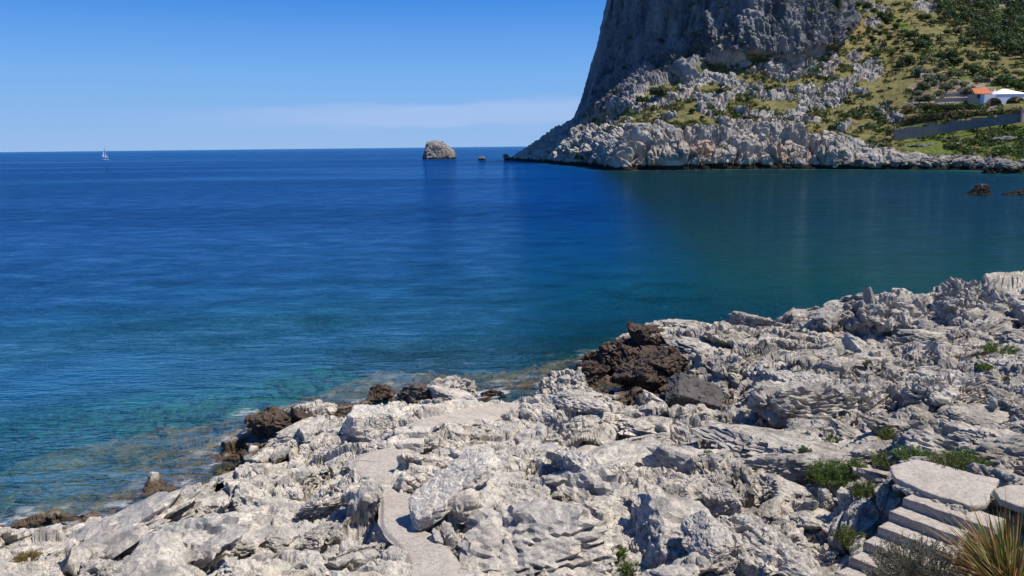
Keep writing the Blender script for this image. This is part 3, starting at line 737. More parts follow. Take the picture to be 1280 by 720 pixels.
# bluff-scale relief
wob = fbm(x/70, y/70, z/150, oct=3, seed=95)
flute = ridged((x+.6*y)/15+.4*perlin(x/30, y/30, z/60, seed=96), (y-.3*x)/15, z/110, oct=5, seed=97, gain=.58)
flute2 = ridged((x+.6*y)/5+.5*perlin(x/15, y/15, z/40, seed=106), (y-.3*x)/5, z/45, oct=3, seed=107, gain=.6)
bl, b2, br = vor3(x/11+.5*perlin(x/12, y/12, z/12, seed=98), y/11, z/8, seed=99)
blk = (br-.5)*5.0-2.6*(1-sstep(0, .16, b2-bl))+1.0*(1-bl)
sl, s2, sr = vor3(x/3.6, y/3.6, z/2.8, seed=101)
blk2 = (sr-.5)*2.2-1.1*(1-sstep(0, .2, s2-sl))
cr2 = -2.2*sstep(.6, .95, 1-2.4*np.abs(fbm(x/9, y/9, z/14, oct=4, seed=105)))
rg = ridged(x/7, y/7, z/6, oct=4, seed=103, gain=.6)
dsp = cliff*(4.5*wob+8.5*flute+3.0*flute2+.6*rg+.3*blk2+.3*cr2)+(1-cliff)*(rock*(1-.55*sstep(1030, 1090, HPX)*white)*((.45+.55*white)*blk+.75*blk2+2.2*rg+1.2*flute*white*(1-sstep(1000, 1060, HPX))+cr2+.8)+.5*(1-rock)*fbm(x/12, y/12, z/12, oct=4, seed=104)+1.5*wob*sstep(0, 30, z))
sil = np.interp(HPY, ribv[2][::-1, 1], ribv[2][::-1, 0])+7.5*(1-sstep(148, 168, HPY))
damp = sstep(0, .05, tv)[None, :]*.75+.25
damp2 = np.where(HPX < 712, np.clip(.25+.75*(HPX-640)/72, .35, 1), 1)
HP = HP+N*(dsp*damp*damp2*(1-.7*cliff*(HPX < sil+26)*(1-sstep(2, 26, HPX-sil))))[..., None].astype(F32)
HP[:, 0, 2] = -1.5
# terrace steps in the olive grove: level benches
terr = sstep(0, 10, HPX-1126-(140-HPY)*.35+9*fbm(x/14, y/14, oct=2, seed=115))*sstep(0, 8, HPY-92)*(1-sstep(0, 8, HPY-133))*(1-sstep(1236, 1250, HPX))
zt = HP[..., 2]/2.4; fr = zt-np.floor(zt)
HP[..., 2] = HP[..., 2]*(1-terr)+terr*2.4*(np.floor(zt)+sstep(.62, .95, fr))
n1 = fbm(x/16, y/16, z/16, oct=4, seed=111); n2 = fbm(x/5, y/5, z/5, oct=4, seed=112)
green = np.zeros_like(HPX)
green = np.maximum(green, sstep(1105, 1150, HPX)*sstep(152, 160, HPY)*(1-sstep(-4, 2, HPY-lowb)))
line = np.interp(HPX, [1060,1100,1150,1200,1280], [5,15,48,92,128])
green = np.maximum(green, .8*np.exp(-((HPY-line)/7)**2)*sstep(1050, 1075, HPX))
soil = np.exp(-((HPX-1058)/12)**2-((HPY-25)/10)**2)+.8*np.exp(-((HPX-1218)/5)**2-((HPY-187)/3.5)**2)+.5*np.exp(-((HPX-1065)/14)**2-((HPY-40)/12)**2)+.5*sstep(.25, .5, n2)*(HPX < 1110)*.6
bench = terr*sstep(.50, .66, fr)*sstep(-.35, .1, fbm(x/9, y/9, z/9, oct=3, seed=116))
rust = np.exp(-((HPX-872)/26)**2-((HPY-190)/12)**2)+.8*np.exp(-((HPX-985)/20)**2-((HPY-195)/9)**2)
headland = mesh_from('headland', HP.reshape(-1, 3), grid_faces(*HP.shape[:2]), None, smooth=False, attrs={
    'rock': rock.ravel(), 'green': np.clip(green+.25*n1, 0, 1).ravel(), 'soil': np.clip(soil, 0, 1).ravel(), 'bench': bench.ravel(), 'rust': np.clip(rust, 0, 1).ravel(), 'cliff': cliff.ravel()})
tag(headland, kind='structure')
n = NT('headland_ground'); p = n.pos()
a = n.noise(p, .05, 5, .6); b = n.noise(p, .22, 6, .68); c = n.noise(p, .9, 5, .7)
rk = n.mix(n.ramp(b, [(.34, 0), (.60, 1)]), (.23, .225, .215), (.52, .48, .42))
rk = n.mix(n.math('MULTIPLY', n.ramp(c, [(.36, 1), (.52, 0)]), .6), rk, (.14, .14, .14))
rk = n.mix(n.math('MULTIPLY', n.ramp(a, [(.45, 0), (.65, 1)]), .35), rk, (.46, .37, .27))
cl = n.mix(n.ramp(n.noise(n.mapping(p, (.12, .12, .02)), 1.0, 6, .65), [(.36, 0), (.62, 1)]), (.068, .077, .092), (.27, .262, .25))  # cliff shade painted into the stone colour, darker and bluer
cl = n.mix(n.ramp(n.noise(n.mapping(p, (.05, .05, .03)), 1.0, 6, .7), [(.54, 0), (.66, .75)]), cl, (.105, .10, .055))
rk = n.mix(n.attr('cliff'), rk, cl)
rk = n.mix(n.math('MULTIPLY', n.attr('rust'), n.ramp(b, [(.42, 0), (.58, .9)])), rk, (.42, .23, .12))
gr = n.mix(n.ramp(b, [(.34, 0), (.64, 1)]), (.100, .105, .036), (.245, .212, .092))
gr = n.mix(n.ramp(c, [(.50, 0), (.64, .8)]), gr, (.075, .08, .028))
gg = n.mix(n.ramp(c, [(.38, 0), (.62, 1)]), (.058, .092, .022), (.18, .205, .052))
gm = n.math('ADD', n.attr('green'), n.math('MULTIPLY', n.math('SUBTRACT', b, .5), .9), clamp=True)
gr = n.mix(n.ramp(gm, [(.30, 0), (.62, 1)]), gr, gg)
gr = n.mix(n.attr('soil'), gr, n.mix(b, (.25, .11, .045), (.36, .20, .10)))
gr = n.mix(n.attr('bench'), gr, n.mix(c, (.27, .205, .15), (.41, .33, .26)))
rm = n.math('ADD', n.attr('rock'), n.math('MULTIPLY', n.math('SUBTRACT', c, .5), .5), clamp=True)
col = n.mix(n.ramp(rm, [(.38, 0), (.58, 1)]), gr, rk)
sp = n.n('SeparateXYZ'); n.L.new(p, sp.inputs[0])
wl = n.math('ADD', sp.outputs[2], n.math('MULTIPLY', n.math('SUBTRACT', n.noise(p, .12, 4, .6), .5), 4.0))
col = n.mix(n.ramp(n.math('MULTIPLY', wl, .25), [(.36, 1), (.52, 0)]), col, (.030, .025, .020))
hb = n.mix(n.attr('cliff'), n.noise(p, 1.1, 8, .75), n.noise(n.mapping(p, (.8, .8, .09)), 1.0, 8, .75))
nb = n.bump(hb, .9, 1.1)
headland.data.materials.append(n.done(n.principled(col, .95, nb, .1)))
_hpx, _hpy, _hz = project(HP.reshape(-1, 3).astype(float))
HPF = HP.reshape(-1, 3)
def hdrop(px, py, tol=2.0):
    m = (np.abs(_hpx-px) < tol) & (np.abs(_hpy-py) < tol)
    if m.sum() < 3: return hdrop(px, py, tol*1.7)
    i = np.where(m)[0]; zf = _hz[i].min(); i = i[_hz[i] < zf+6]
    return HPF[i].mean(0).astype(float)

# ------------------------------------------------------------------ sea
sr_ = np.concatenate([np.geomspace(9, 60, int(330*Q), endpoint=False), np.geomspace(60, 700, int(160*Q), endpoint=False), np.geomspace(700, 60000, 40)])
sa_ = np.linspace(math.radians(-62), math.radians(62), int(420*Q))
A2, R2 = np.meshgrid(sa_, sr_)
SX, SY = (R2*np.sin(A2)), (R2*np.cos(A2))
th = terrain(SX, SY, full=False)[0]
dep = np.maximum(-th, 0)
far = sstep(80, 130, R2); dep = dep*(1-far)+18*far
hw = HP[::6, 0, :2]
dmin = np.full(SX.shape, 1e9)
for q in hw[::2]: dmin = np.minimum(dmin, np.hypot(SX-q[0], SY-q[1]))
shal = np.interp(hw[np.argmin(np.hypot(*(hw-hw[0]).T))][0], [0, 1], [0, 1])
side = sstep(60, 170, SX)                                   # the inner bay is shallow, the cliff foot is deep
dep = np.minimum(dep, dmin*(.16*side+.9*(1-side))+.25)
inlet = R2 < 130
sea = mesh_from('sea', np.stack([SX, SY, np.zeros_like(SX)], -1).reshape(-1, 3), grid_faces(*SX.shape), None, smooth=True, attrs={'depth': dep.ravel(), 'bay': (sstep(1, 13, SX-.085*SY)*sstep(34, 60, R2)).ravel(), 'foam': (np.exp(-dmin/1.6)*(R2 > 120)+np.exp(-np.abs(th)/.16)*(R2 < 60)).ravel(), 'clear': (1-sstep(95, 130, R2)).ravel()})  # bay: area of the painted cliff reflection, with calmer ripples
tag(sea, kind='structure')
n = NT('sea_water'); p = n.pos()
dp = n.attr('depth')
wind = n.ramp(n.noise(n.mapping(p, (.0022, .0105, 1), (0, 0, .10)), 1.0, 5, .6, 1.2), [(.40, 0), (.60, 1)])
wp = n.mapping(p, (.42, 1.35, 1), (0, 0, .14))
w1 = n.noise(wp, .30, 2, .5, .3); w2 = n.noise(wp, 1.15, 3, .55, .4); w3 = n.noise(n.mapping(p, (.8, 1.5, 1), (0, 0, -.3)), 3.6, 3, .6)
hgt = n.math('ADD', n.math('ADD', n.math('MULTIPLY', w1, .55), n.math('MULTIPLY', w2, .78)), n.math('MULTIPLY', w3, .30))
gust = n.ramp(n.noise(n.mapping(p, (.20, .34, 1), (0, 0, .12)), 1.0, 9, .78, .3), [(.36, .30), (.64, 1)])
nb = n.bump(hgt, n.math('MULTIPLY', n.math('MULTIPLY', n.math('ADD', n.math('MULTIPLY', wind, .6), .55), gust), n.math('SUBTRACT', 1.0, n.math('MULTIPLY', n.attr('bay'), .55))), 2.7)
fr_ = n.n('Fresnel', ins={'IOR': 1.333}); n.L.new(nb, fr_.inputs['Normal'])
e1 = n.math('POWER', 2.718, n.math('MULTIPLY', dp, -.36))
e1 = n.math('MULTIPLY', e1, n.attr('clear'))
e2 = n.math('POWER', 2.718, n.math('MULTIPLY', dp, -.17))
up_ = n.mix(e2, n.mix(n.attr('bay'), (.0008, .036, .175), (.004, .022, .030)), n.mix(n.attr('bay'), (.003, .110, .130), (.006, .085, .062)))  # deep bay colour darkened, painting the cliff's reflection into the water
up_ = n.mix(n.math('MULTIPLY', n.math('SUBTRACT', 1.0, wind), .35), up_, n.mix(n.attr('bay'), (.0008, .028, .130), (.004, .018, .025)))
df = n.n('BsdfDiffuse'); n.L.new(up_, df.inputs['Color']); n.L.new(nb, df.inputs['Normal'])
tcol = n.n('CombineColor'); 
for i, k in enumerate((.55, .14, .12)): n.L.new(n.math('POWER', 2.718, n.math('MULTIPLY', dp, -k)), tcol.inputs[i])
tr = n.n('BsdfTransparent'); n.L.new(tcol.outputs[0], tr.inputs['Color'])
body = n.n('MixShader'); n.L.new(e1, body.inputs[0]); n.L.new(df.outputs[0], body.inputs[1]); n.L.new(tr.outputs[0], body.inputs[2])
gl = n.n('BsdfGlossy', ins={'Roughness': .05, 'Color': (.50, .86, 1, 1)}); n.L.new(nb, gl.inputs['Normal'])
ff = n.math('MINIMUM', fr_.outputs[0], .52)
wat = n.n('MixShader'); n.L.new(ff, wat.inputs[0]); n.L.new(body.outputs[0], wat.inputs[1]); n.L.new(gl.outputs[0], wat.inputs[2])
fo = n.math('MULTIPLY', n.attr('foam'), n.ramp(n.noise(n.mapping(p, (.5, .8, 1)), 1.4, 5, .7), [(.52, 0), (.64, 1)]))
fd = n.n('BsdfDiffuse', ins={'Color': (.75, .78, .80, 1)})
wf = n.n('MixShader'); n.L.new(n.math('MULTIPLY', fo, .8), wf.inputs[0]); n.L.new(wat.outputs[0], wf.inputs[1]); n.L.new(fd.outputs[0], wf.inputs[2])
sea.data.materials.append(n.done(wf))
# ================================================================== things
# ------------------------------------------------------------------ rocks
MAT_PALE = rock_material('pale_rock', False, .6)
MAT_CREAM = rock_material('cream_rock', False, .9, grey=1.35)
MAT_GREY = rock_material('grey_rock', False, .2, grey=.72)
MAT_BROWN = rock_material('brown_wet_rock', False, dark=(.052, .037, .027))
MAT_SLATE = rock_material('grey_wet_rock', False, dark=(.055, .050, .047))
MAT_FARROCK = rock_material('distant_rock', False, .4, scale=.12, grey=.8)
def far_rock_mat(name, tide_shade):
    n = NT(name); p = n.pos(); b = n.noise(p, .45, 6, .7); c = n.noise(p, 1.6, 5, .7)
    col = n.mix(n.ramp(b, [(.36, 0), (.60, 1)]), (.10, .092, .085), (.30, .27, .235))
    col = n.mix(n.ramp(c, [(.38, .7), (.5, 0)]), col, (.09, .085, .08))
    sp = n.n('SeparateXYZ'); n.L.new(p, sp.inputs[0])
    w_ = n.math('ADD', sp.outputs[2], n.math('MULTIPLY', n.math('SUBTRACT', b, .5), tide_shade*1.5))
    col = n.mix(n.ramp(n.math('MULTIPLY', w_, .5/tide_shade), [(.40, 1), (.58, 0)]), col, (.030, .024, .018))
    return n.done(n.principled(col, .9, n.bump(c, .8, .5), .2))
MAT_SEAROCK = far_rock_mat('sea_rock', 1.2)
MAT_BAYROCK = far_rock_mat('bay_rock', 1.7)  # dark base reaches above the tide mark, painting in the rock's shaded side
def axes_from(long_, nrm):
    z = np.asarray(nrm, float); z /= np.linalg.norm(z); x = np.asarray(long_, float); x -= z*(x@z); x /= np.linalg.norm(x)
    return np.array([x, np.cross(z, x), z])
def rock(name, label, px, py, dims, mat, seed, sink=.3, z=None, cat='rock', group=None, **kw):
    """the rock's middle stands over the pixel; sink = share of its height below the ground"""
    p = PZ(px, py, z) if z is not None else drop(px, py)
    V, Fc = rock_geo(dims, seed, **kw)
    zb = np.percentile(V[:, 2], 1)
    V = V-[0, 0, zb+sink*(V[:, 2].max()-zb)]
    o = mesh_from(name, V, Fc, mat, smooth=False); o.location = p
    return tag(o, label, cat, group)

rock('slab_boulder', 'tilted flat cream slab propped up beside the concrete path', 564, 640, (1.6, .92, .27), MAT_CREAM, 5, sink=.02, sub=6, cat='boulder', rough=.38,
     axes=axes_from((.80, .42, .36), (-.42, -.28, .86)), planes=[(0,0,1,.8),(0,0,-1,.8),(1,0,.2,1),(-1,.1,.1,1),(0,1,.1,.9),(0,-1,0,.9),(1,1,0,1.1),(-1,-1,0,1.15),(1,-1,0,1.2),(-1,1,0,1.1)])
rock('flat_boulder', 'creamy white flat-topped boulder beside the dark shore rocks', 469, 531, (1.65, 1.15, .72), MAT_CREAM, 8, sink=.22, sub=6, cat='boulder', rough=.5,
     planes=[(0,-.1,1,.75),(0,0,-1,.8),(1,0,.5,.9),(-1,0,.2,.95),(0,1,.1,.9),(.2,-1,.25,.85),(-1,-1,.2,1.05)])
rock('dark_boulder', 'largest dark brown craggy boulder standing in the shallows on the left', 374, 548, (2.5, 1.6, 1.1), MAT_BROWN, 12, sink=.33, z=.1, sub=6, cat='boulder', rough=1.25)
rock('dark_boulder', 'low dark brown rock with an orange weedy crown behind the big brown boulder', 337, 527, (1.05, .9, .95), MAT_BROWN, 13, sink=.45, z=0, sub=5, cat='boulder', rough=1.2)
rock('dark_boulder', 'small near-black pointed rock by the water behind the white flat boulder', 476, 494, (.85, .7, .65), MAT_BROWN, 14, sink=.35, z=.1, cat='boulder', rough=1.2)
rock('grey_boulder', 'rough grey-brown rock on the water edge right of the black pointed rock', 520, 496, (1.45, .9, .6), MAT_SLATE, 15, sink=.35, z=.5, cat='boulder', rough=1.3)
rock('grey_boulder', 'jagged grey rock at the tip of the shore beyond the path end', 572, 491, (1.25, .9, .85), MAT_GREY, 16, sink=.35, z=.6, cat='boulder', rough=1.5)
rock('dark_boulder', 'big dark brown knob at the seaward end of the far outcrop', 768, 450, (2.1, 1.6, 1.05), MAT_BROWN, 17, sink=.35, z=.6, sub=6, cat='boulder', rough=1.35)
rock('dark_boulder', 'dark brown lump low on the water line of the far outcrop', 742, 470, (1.5, 1.2, .9), MAT_BROWN, 18, sink=.4, z=.1, sub=6, cat='boulder', rough=1.3)
rock('dark_boulder', 'black-brown crest rock on top of the far outcrop below white stone', 806, 417, (1.1, 1.0, .9), MAT_BROWN, 19, sink=.45, z=1.6, cat='boulder', rough=1.35)
rock('brown_slab', 'broad smooth brown rock face sloping above the dark slabs', 812, 458, (3.0, 1.6, 1.3), MAT_BROWN, 20, sink=.5, z=.9, sub=6, cat='boulder', rough=.7)
rock('dark_slab', 'dark flat slab with a pale top edge lying in the inlet', 831, 514, (2.0, 1.1, .75), MAT_SLATE, 21, sink=.30, z=.45, sub=6, cat='slab', rough=.45,
     planes=[(-.05,-.1,1,.8),(0,0,-1,.8),(1,0,.1,.95),(-1,0,.2,.95),(0,1,.1,.9),(.1,-1,.05,.85)])
rock('wet_slab', 'smooth grey slab tilted against the rocks beside the dark slab', 871, 506, (1.7, 1.5, .6), MAT_SLATE, 22, sink=.2, z=.75, sub=6, cat='slab', rough=.35,
     axes=axes_from((1, -.2, -.25), (.25, -.35, .9)), planes=[(0,0,1,.8),(0,0,-1,.8),(1,0,.1,.95),(-1,0,.2,.95),(0,1,.1,.9),(.1,-1,.05,.85),(1,1,0,1.1)])
rock('layered_boulder', 'big layered white boulder with deep split beds at the bottom edge', 945, 712, (1.75, 1.0, .95), MAT_PALE, 23, sink=.35, sub=6, cat='boulder', rough=.8, beds=.16,
     axes=axes_from((.9, -.35, -.25), (-.15, -.3, .9)))
rock('rounded_boulder', 'rounded white boulder leaning on the big layered boulder', 897, 690, (.8, .75, .5), MAT_PALE, 24, sink=.3, sub=6, cat='boulder', rough=.7)
rock('rounded_boulder', 'pale boulder with small green tufts left of the layered boulder', 848, 694, (.95, .8, .75), MAT_PALE, 25, sink=.42, sub=6, cat='boulder', rough=.7)
rock('upright_stone', 'small upright pale stone with a shaded left side near the steps', 1056, 634, (.28, .25, .42), MAT_PALE, 26, sink=.2, cat='stone', rough=.5)
rock('grey_stone', 'grey stone left of the small upright stone near the steps', 1034, 634, (.42, .36, .36), MAT_GREY, 27, sink=.25, cat='stone', rough=.8)
rock('rock_plate', 'wide pale triangular rock plate right of the tilted slab', 655, 650, (1.75, 1.25, .5), MAT_PALE, 28, sink=.5, sub=6, cat='rock', rough=.5,
     axes=axes_from((.75, -.62, -.12), (.12, -.3, .93)))
rock('pale_boulder', 'pale blocky boulder at the foot of the dark gully in the middle', 905, 645, (.6, .5, .8), MAT_PALE, 30, sink=.35, sub=6, cat='boulder', rough=1.0)
rock('pale_boulder', 'cream long boulder lying along the ridge right of the tilted slab', 730, 590, (1.7, .6, .6), MAT_CREAM, 31, sink=.4, sub=6, cat='boulder', rough=.9, axes=axes_from((.8, -.6, -.15), (0, -.2, .97)))
rock('pale_boulder', 'rugged white boulder on the near crest above the dark inlet', 716, 492, (1.5, 1.0, .9), MAT_PALE, 32, sink=.42, sub=6, cat='boulder', rough=1.4)
rock('ledge_rock', 'long bedded grey ledge overhanging the gully below the far ridge', 1075, 500, (3.4, 1.5, .9), MAT_GREY, 33, sink=.48, sub=6, cat='rock', rough=1.2, beds=.22)
rock('ledge_rock', 'bedded ledge with an orange-shaded hollow beneath on the right', 1180, 500, (2.4, 1.5, 1.0), MAT_PALE, 34, sink=.40, sub=6, cat='rock', rough=1.25, beds=.22)
rock('ridge_rock', 'biggest craggy grey rock on the skyline of the far ridge', 1115, 396, (4.4, 2.6, 1.9), MAT_GREY, 35, sink=.55, sub=6, cat='rock', rough=1.3, beds=.06)
rock('ridge_rock', 'craggy pinnacle on the far ridge with a small knob on top', 1215, 384, (2.4, 1.8, 1.9), MAT_GREY, 36, sink=.55, sub=6, cat='rock', rough=1.4)
rock('rounded_boulder', 'smooth rounded boulder half way up the far ridge', 1000, 487, (1.9, 1.1, .85), MAT_PALE, 37, sink=.35, sub=6, cat='boulder', rough=.7, beds=.05)
rock('smooth_slab', 'long smooth grey rock sloping down behind the shrubs right of the landing', 1266, 556, (1.7, .8, .42), MAT_GREY, 38, sink=.5, sub=6, cat='rock', rough=.4, axes=axes_from((.8, -.5, -.2), (-.2, -.2, .95)))
# submerged weedy rock beside the outcrop
rock('weedy_rock', 'yellow-brown weedy rock just under the water beside the dark outcrop', 712, 467, (1.7, 1.0, .5), None, 39, sink=.86, z=0, cat='rock', rough=.6).data.materials.append(rock_material('weedy_rock', False, dark=(.13, .085, .022)))
# far off
def far_rock(name, label, px, py, dims, seed, mat, sink=.25, **kw):
    return rock(name, label, px, py, dims, mat, seed, sink=sink, z=0, **kw)
far_rock('sea_stack', 'tall craggy rock stack alone in the open sea near the horizon', 549, 198.6, (24.5, 22, 19.5), 51, MAT_SEAROCK, sink=.13, cat='sea stack', rough=.6, sharp=9, sub=5,
         planes=[(-1,-.1,.15,.88),(.62,-.1,.78,.60),(-.1,-.1,1,.88),(.15,-.45,1,.80),(0,-1,.3,.8),(0,1,.3,.9),(1,0,.1,.95),(0,0,-1,.7),(-.5,-.6,.6,.98)])
far_rock('sea_rock', 'tiny dark rock awash to the right of the tall sea stack', 602.5, 200.3, (5.5, 3.5, 4.6), 52, MAT_SEAROCK, sink=.42)
far_rock('sea_rock', 'small dark rock just off the low tip of the headland', 634.5, 200.2, (5.0, 4, 6.0), 53, MAT_SEAROCK, sink=.4)
far_rock('bay_rock', 'pale-topped rock with a black base standing in the bay', 1224.5, 242.6, (3.1, 2.4, 3.2), 54, MAT_BAYROCK, sink=.38, rough=.6,
         planes=[(-.8,0,.75,.62),(1,0,.2,.85),(0,-1,.2,.8),(0,1,.2,.9),(.2,0,1,.9),(0,0,-1,.8)])
far_rock('bay_rock', 'flat brown reef around the foot of the pale-topped bay rock', 1222, 243.6, (5.0, 2.0, .7), 55, MAT_BAYROCK, sink=.66)
far_rock('bay_rock', 'low dark rock in the bay cut by the right edge', 1279, 243.2, (3.8, 2.2, 1.5), 56, MAT_BAYROCK, sink=.45)
far_rock('shore_rock', 'dark low rock shelf jutting from the far shore on the right', 1268, 216.4, (17, 7, 5.0), 57, MAT_BAYROCK, sink=.42)
# boulders lining the far shore: a few shapes, copied
MAT_FARB = far_rock_mat('shore_boulder', .45)
protos = []
for k in range(6):
    V, Fc = rock_geo((1, 1, .8), 200+k, sub=3, rough=1.0)
    me = mesh_from('shore_boulder', V, Fc, MAT_FARB, link=False); protos.append(me.data); bpy.data.objects.remove(me)
r_ = np.random.default_rng(5)
for k in range(110):
    px = r_.uniform(1045, 1295); by = np.interp(px, [1040,1100,1200,1280,1300], [208.5,208.5,208,210.5,211]); py = by-abs(r_.normal(0, 5.5))-.5
    p = hdrop(px, py)
    o = bpy.data.objects.new('shore_boulder', protos[k % 6]); COL.objects.link(o)
    s_ = r_.uniform(1.2, 3.1)*(1.25 if py > by-5 else .8)
    o.location = p+[0, 0, .15*s_]; o.scale = (s_*r_.uniform(.9, 1.5), s_, s_*r_.uniform(.7, 1.0)); o.rotation_euler = (r_.uniform(-.3, .3), r_.uniform(-.3, .3), r_.uniform(0, 6.28))
    tag(o, 'pale limestone block among the jumble lining the far shore', 'boulder', 'limestone blocks along the far shore')

# ------------------------------------------------------------------ footpath, steps, slabs
n = NT('concrete'); p = n.obj()
b = n.noise(p, 2.2, 5, .6); c = n.noise(p, 95, 2, .6); d_ = n.noise(p, 14, 5, .7)
conc = n.mix(n.ramp(b, [(.35, 0), (.65, 1)]), (.46, .40, .335), (.56, .495, .425))
conc = n.mix(n.ramp(d_, [(.36, .8), (.54, 0)]), conc, (.30, .27, .235))
conc = n.mix(n.ramp(c, [(.40, .45), (.55, 0)]), conc, (.26, .22, .19))
conc = n.mix(n.ramp(n.attr('joint'), [(.35, 0), (.7, .8)]), conc, (.15, .125, .10))
MAT_CONC = n.done(n.principled(conc, .92, n.bump(n.math('ADD', c, n.math('MULTIPLY', d_, 2.2)), .8, .02), .2))
def path_strip(pl):
    n_c, sub = 17, 9
    ss = np.concatenate([[0], np.cumsum(np.linalg.norm(np.diff(pl[:, :2], axis=0), axis=1))])
    nn = int(ss[-1]/.02); t = np.linspace(0, ss[-1], nn)
    Q_ = np.stack([np.interp(t, ss, pl[:, k]) for k in range(4)], -1)
    tg = np.gradient(Q_[:, :2], axis=0); tg /= np.linalg.norm(tg, axis=1, keepdims=True)+1e-9
    nr = np.stack([tg[:, 1], -tg[:, 0]], -1)
    f = np.linspace(-1.18, 1.18, n_c*3)[None, :]*(1+.16*fbm(np.repeat(t[:, None]*1.4, n_c*3, 1), np.repeat(np.sign(np.linspace(-1, 1, n_c*3))[None]*5, nn, 0), oct=3, seed=68))
    X = Q_[:, None, 0]+nr[:, None, 0]*f*Q_[:, None, 3]; Y = Q_[:, None, 1]+nr[:, None, 1]*f*Q_[:, None, 3]
    jit = .03*fbm(X*3, Y*3, oct=2, seed=5)
    jd = np.abs(((t[:, None]+jit)/.58) % 1-.5)*2*.29
    j = (1-sstep(.004, .016, jd))*sstep(-.2, .05, perlin(X*1.2, Y*1.2, seed=66))
    Z = Q_[:, None, 2]+.012*fbm(X*2, Y*2, oct=3, seed=67)-.010*j-.05*sstep(.85, 1.15, np.abs(f))-.012
    top = np.stack([X, Y, Z], -1)
    return top, j
for k, pl in enumerate(PATHS):
    top, j = path_strip(pl)
    o = mesh_from('path', top.reshape(-1, 3), grid_faces(*top.shape[:2]), MAT_CONC, smooth=True, attrs={'joint': j.ravel()})
    tag(o, kind='structure')
def slab_thing(name, label, poly, ztop, thick, seed, cat='slab', fine=.05, ax=None):
    """a cast slab: polygon outline, thick edge, uneven top and broken rim"""
    P_ = np.asarray(poly); c0 = P_.mean(0)
    # dense outline
    out = []
    for i in range(len(P_)):
        a, b_ = P_[i], P_[(i+1) % len(P_)]; m = max(2, int(np.linalg.norm(b_-a)/fine))
        for f in range(m): out.append(a+(b_-a)*f/m)
    out = np.array(out); m = len(out)
    out = out+(out-c0)/np.linalg.norm(out-c0, axis=1, keepdims=True)*(.022*fbm(out[:, 0]*3, out[:, 1]*3, oct=3, seed=seed))[:, None]
    rings = [(0.0, 0)]+[(f, 0) for f in np.linspace(.12, .955, 12)]+[(.99, -.003), (1.0, -.016), (1.004, -.5*thick), (.985, -thick)]
    V, Fq = [], []
    for f, dz in rings:
        q = c0+(out-c0)*f
        z_ = ztop+dz+.014*fbm(q[:, 0]*2.5, q[:, 1]*2.5, oct=3, seed=seed+1)+.008*fbm(q[:, 0]*14, q[:, 1]*14, oct=3, seed=seed+4)
        if dz < -.03: q = q+.02*np.stack([perlin(out[:, 0]*7, out[:, 1]*7, seed=seed+2), perlin(out[:, 0]*7, out[:, 1]*7, seed=seed+3)], -1)
        V.append(np.column_stack([q, z_]))
    V = np.concatenate(V); i = np.arange(m); j = (i+1) % m
    for k in range(len(rings)-1): Fq.append(np.stack([k*m+i, k*m+j, (k+1)*m+j, (k+1)*m+i], -1))
    Fq = np.concatenate(Fq)
    if np.cross(P_[1]-P_[0], P_[2]-P_[1]) > 0: Fq = Fq
    c3 = np.array([c0[0], c0[1], ztop-thick])
    o = mesh_from(name, V-c3, Fq, MAT_CONC, smooth=True); o.location = c3
    return tag(o, label, cat) if label else o
slab_thing('concrete_landing', 'broad pale concrete landing at the top of the steps', landing_xy, LAND_Z, .10, 301, 'landing')
slab_thing('concrete_slab', 'pale concrete slab beyond the landing at the right edge', slab2_xy, 4.05, .10, 311)
st = empty('stone_steps', (*step_top, 3.88-RISE*6)); tag(st, 'flight of rough concrete steps climbing right to the pale landing', 'steps')
for q in range(6):
    zt = 3.88-RISE*q; a = step_top+d_dir*(RUN*(q-1)-.03 if q else -RUN-.12)
    b_ = step_top+d_dir*RUN*q*1.0
    w0, w1 = -.02*(q % 2), WID*(1.0-.07*((q*3) % 4))
    poly = [a+e_dir*w0, a+e_dir*w1, b_+e_dir*w1, b_+e_dir*w0]
    o = slab_thing('step', None, poly, zt, RISE+.05, 330+q*7)
    o.parent = st; o.location = Vector(o.location)-st.location
for k, (px, py, w) in enumerate([(511, 557, .72), (516, 545, .80)]):
    rock('rock_step', ['lower pale stone step between the path and the upper terrace', 'upper pale stone step between the path and the upper terrace'][k], px, py, (w, .42, .26), MAT_CREAM, 60+k, sink=.35, cat='step', rough=.35,
         planes=[(0,0,1,.8),(0,0,-1,.9),(1,0,0,1),(-1,0,0,1),(0,1,0,1),(0,-1,.1,.9)])

# ------------------------------------------------------------------ plants
def leaf_mat(name, spec=.25):
    n = NT(name)
    t = n.attr('tint', 'Color'); geo = n.n('NewGeometry')
    pr = n.principled(t, .6, None, spec)
    tl = n.n('BsdfTranslucent'); n.L.new(t, tl.inputs['Color'])
    m = n.n('MixShader', ins={0: .28}); n.L.new(pr.outputs[0], m.inputs[1]); n.L.new(tl.outputs[0], m.inputs[2])
    return n.done(m.outputs[0])
MAT_LEAF = leaf_mat('leaf')
def simple_mat(name, col, rough=.85, sc=8, var=.5, bump=.01):
    n = NT(name); p = n.obj(); b = n.noise(p, sc, 5, .65)
    c = n.mix(n.ramp(b, [(.35, 0), (.65, 1)]), tuple(v*(1-var) for v in col), col)
    return n.done(n.principled(c, rough, n.bump(b, .4, bump), .3))
MAT_TWIG = simple_mat('twig', (.16, .11, .07))
MAT_BARK = simple_mat('bark', (.13, .10, .075))
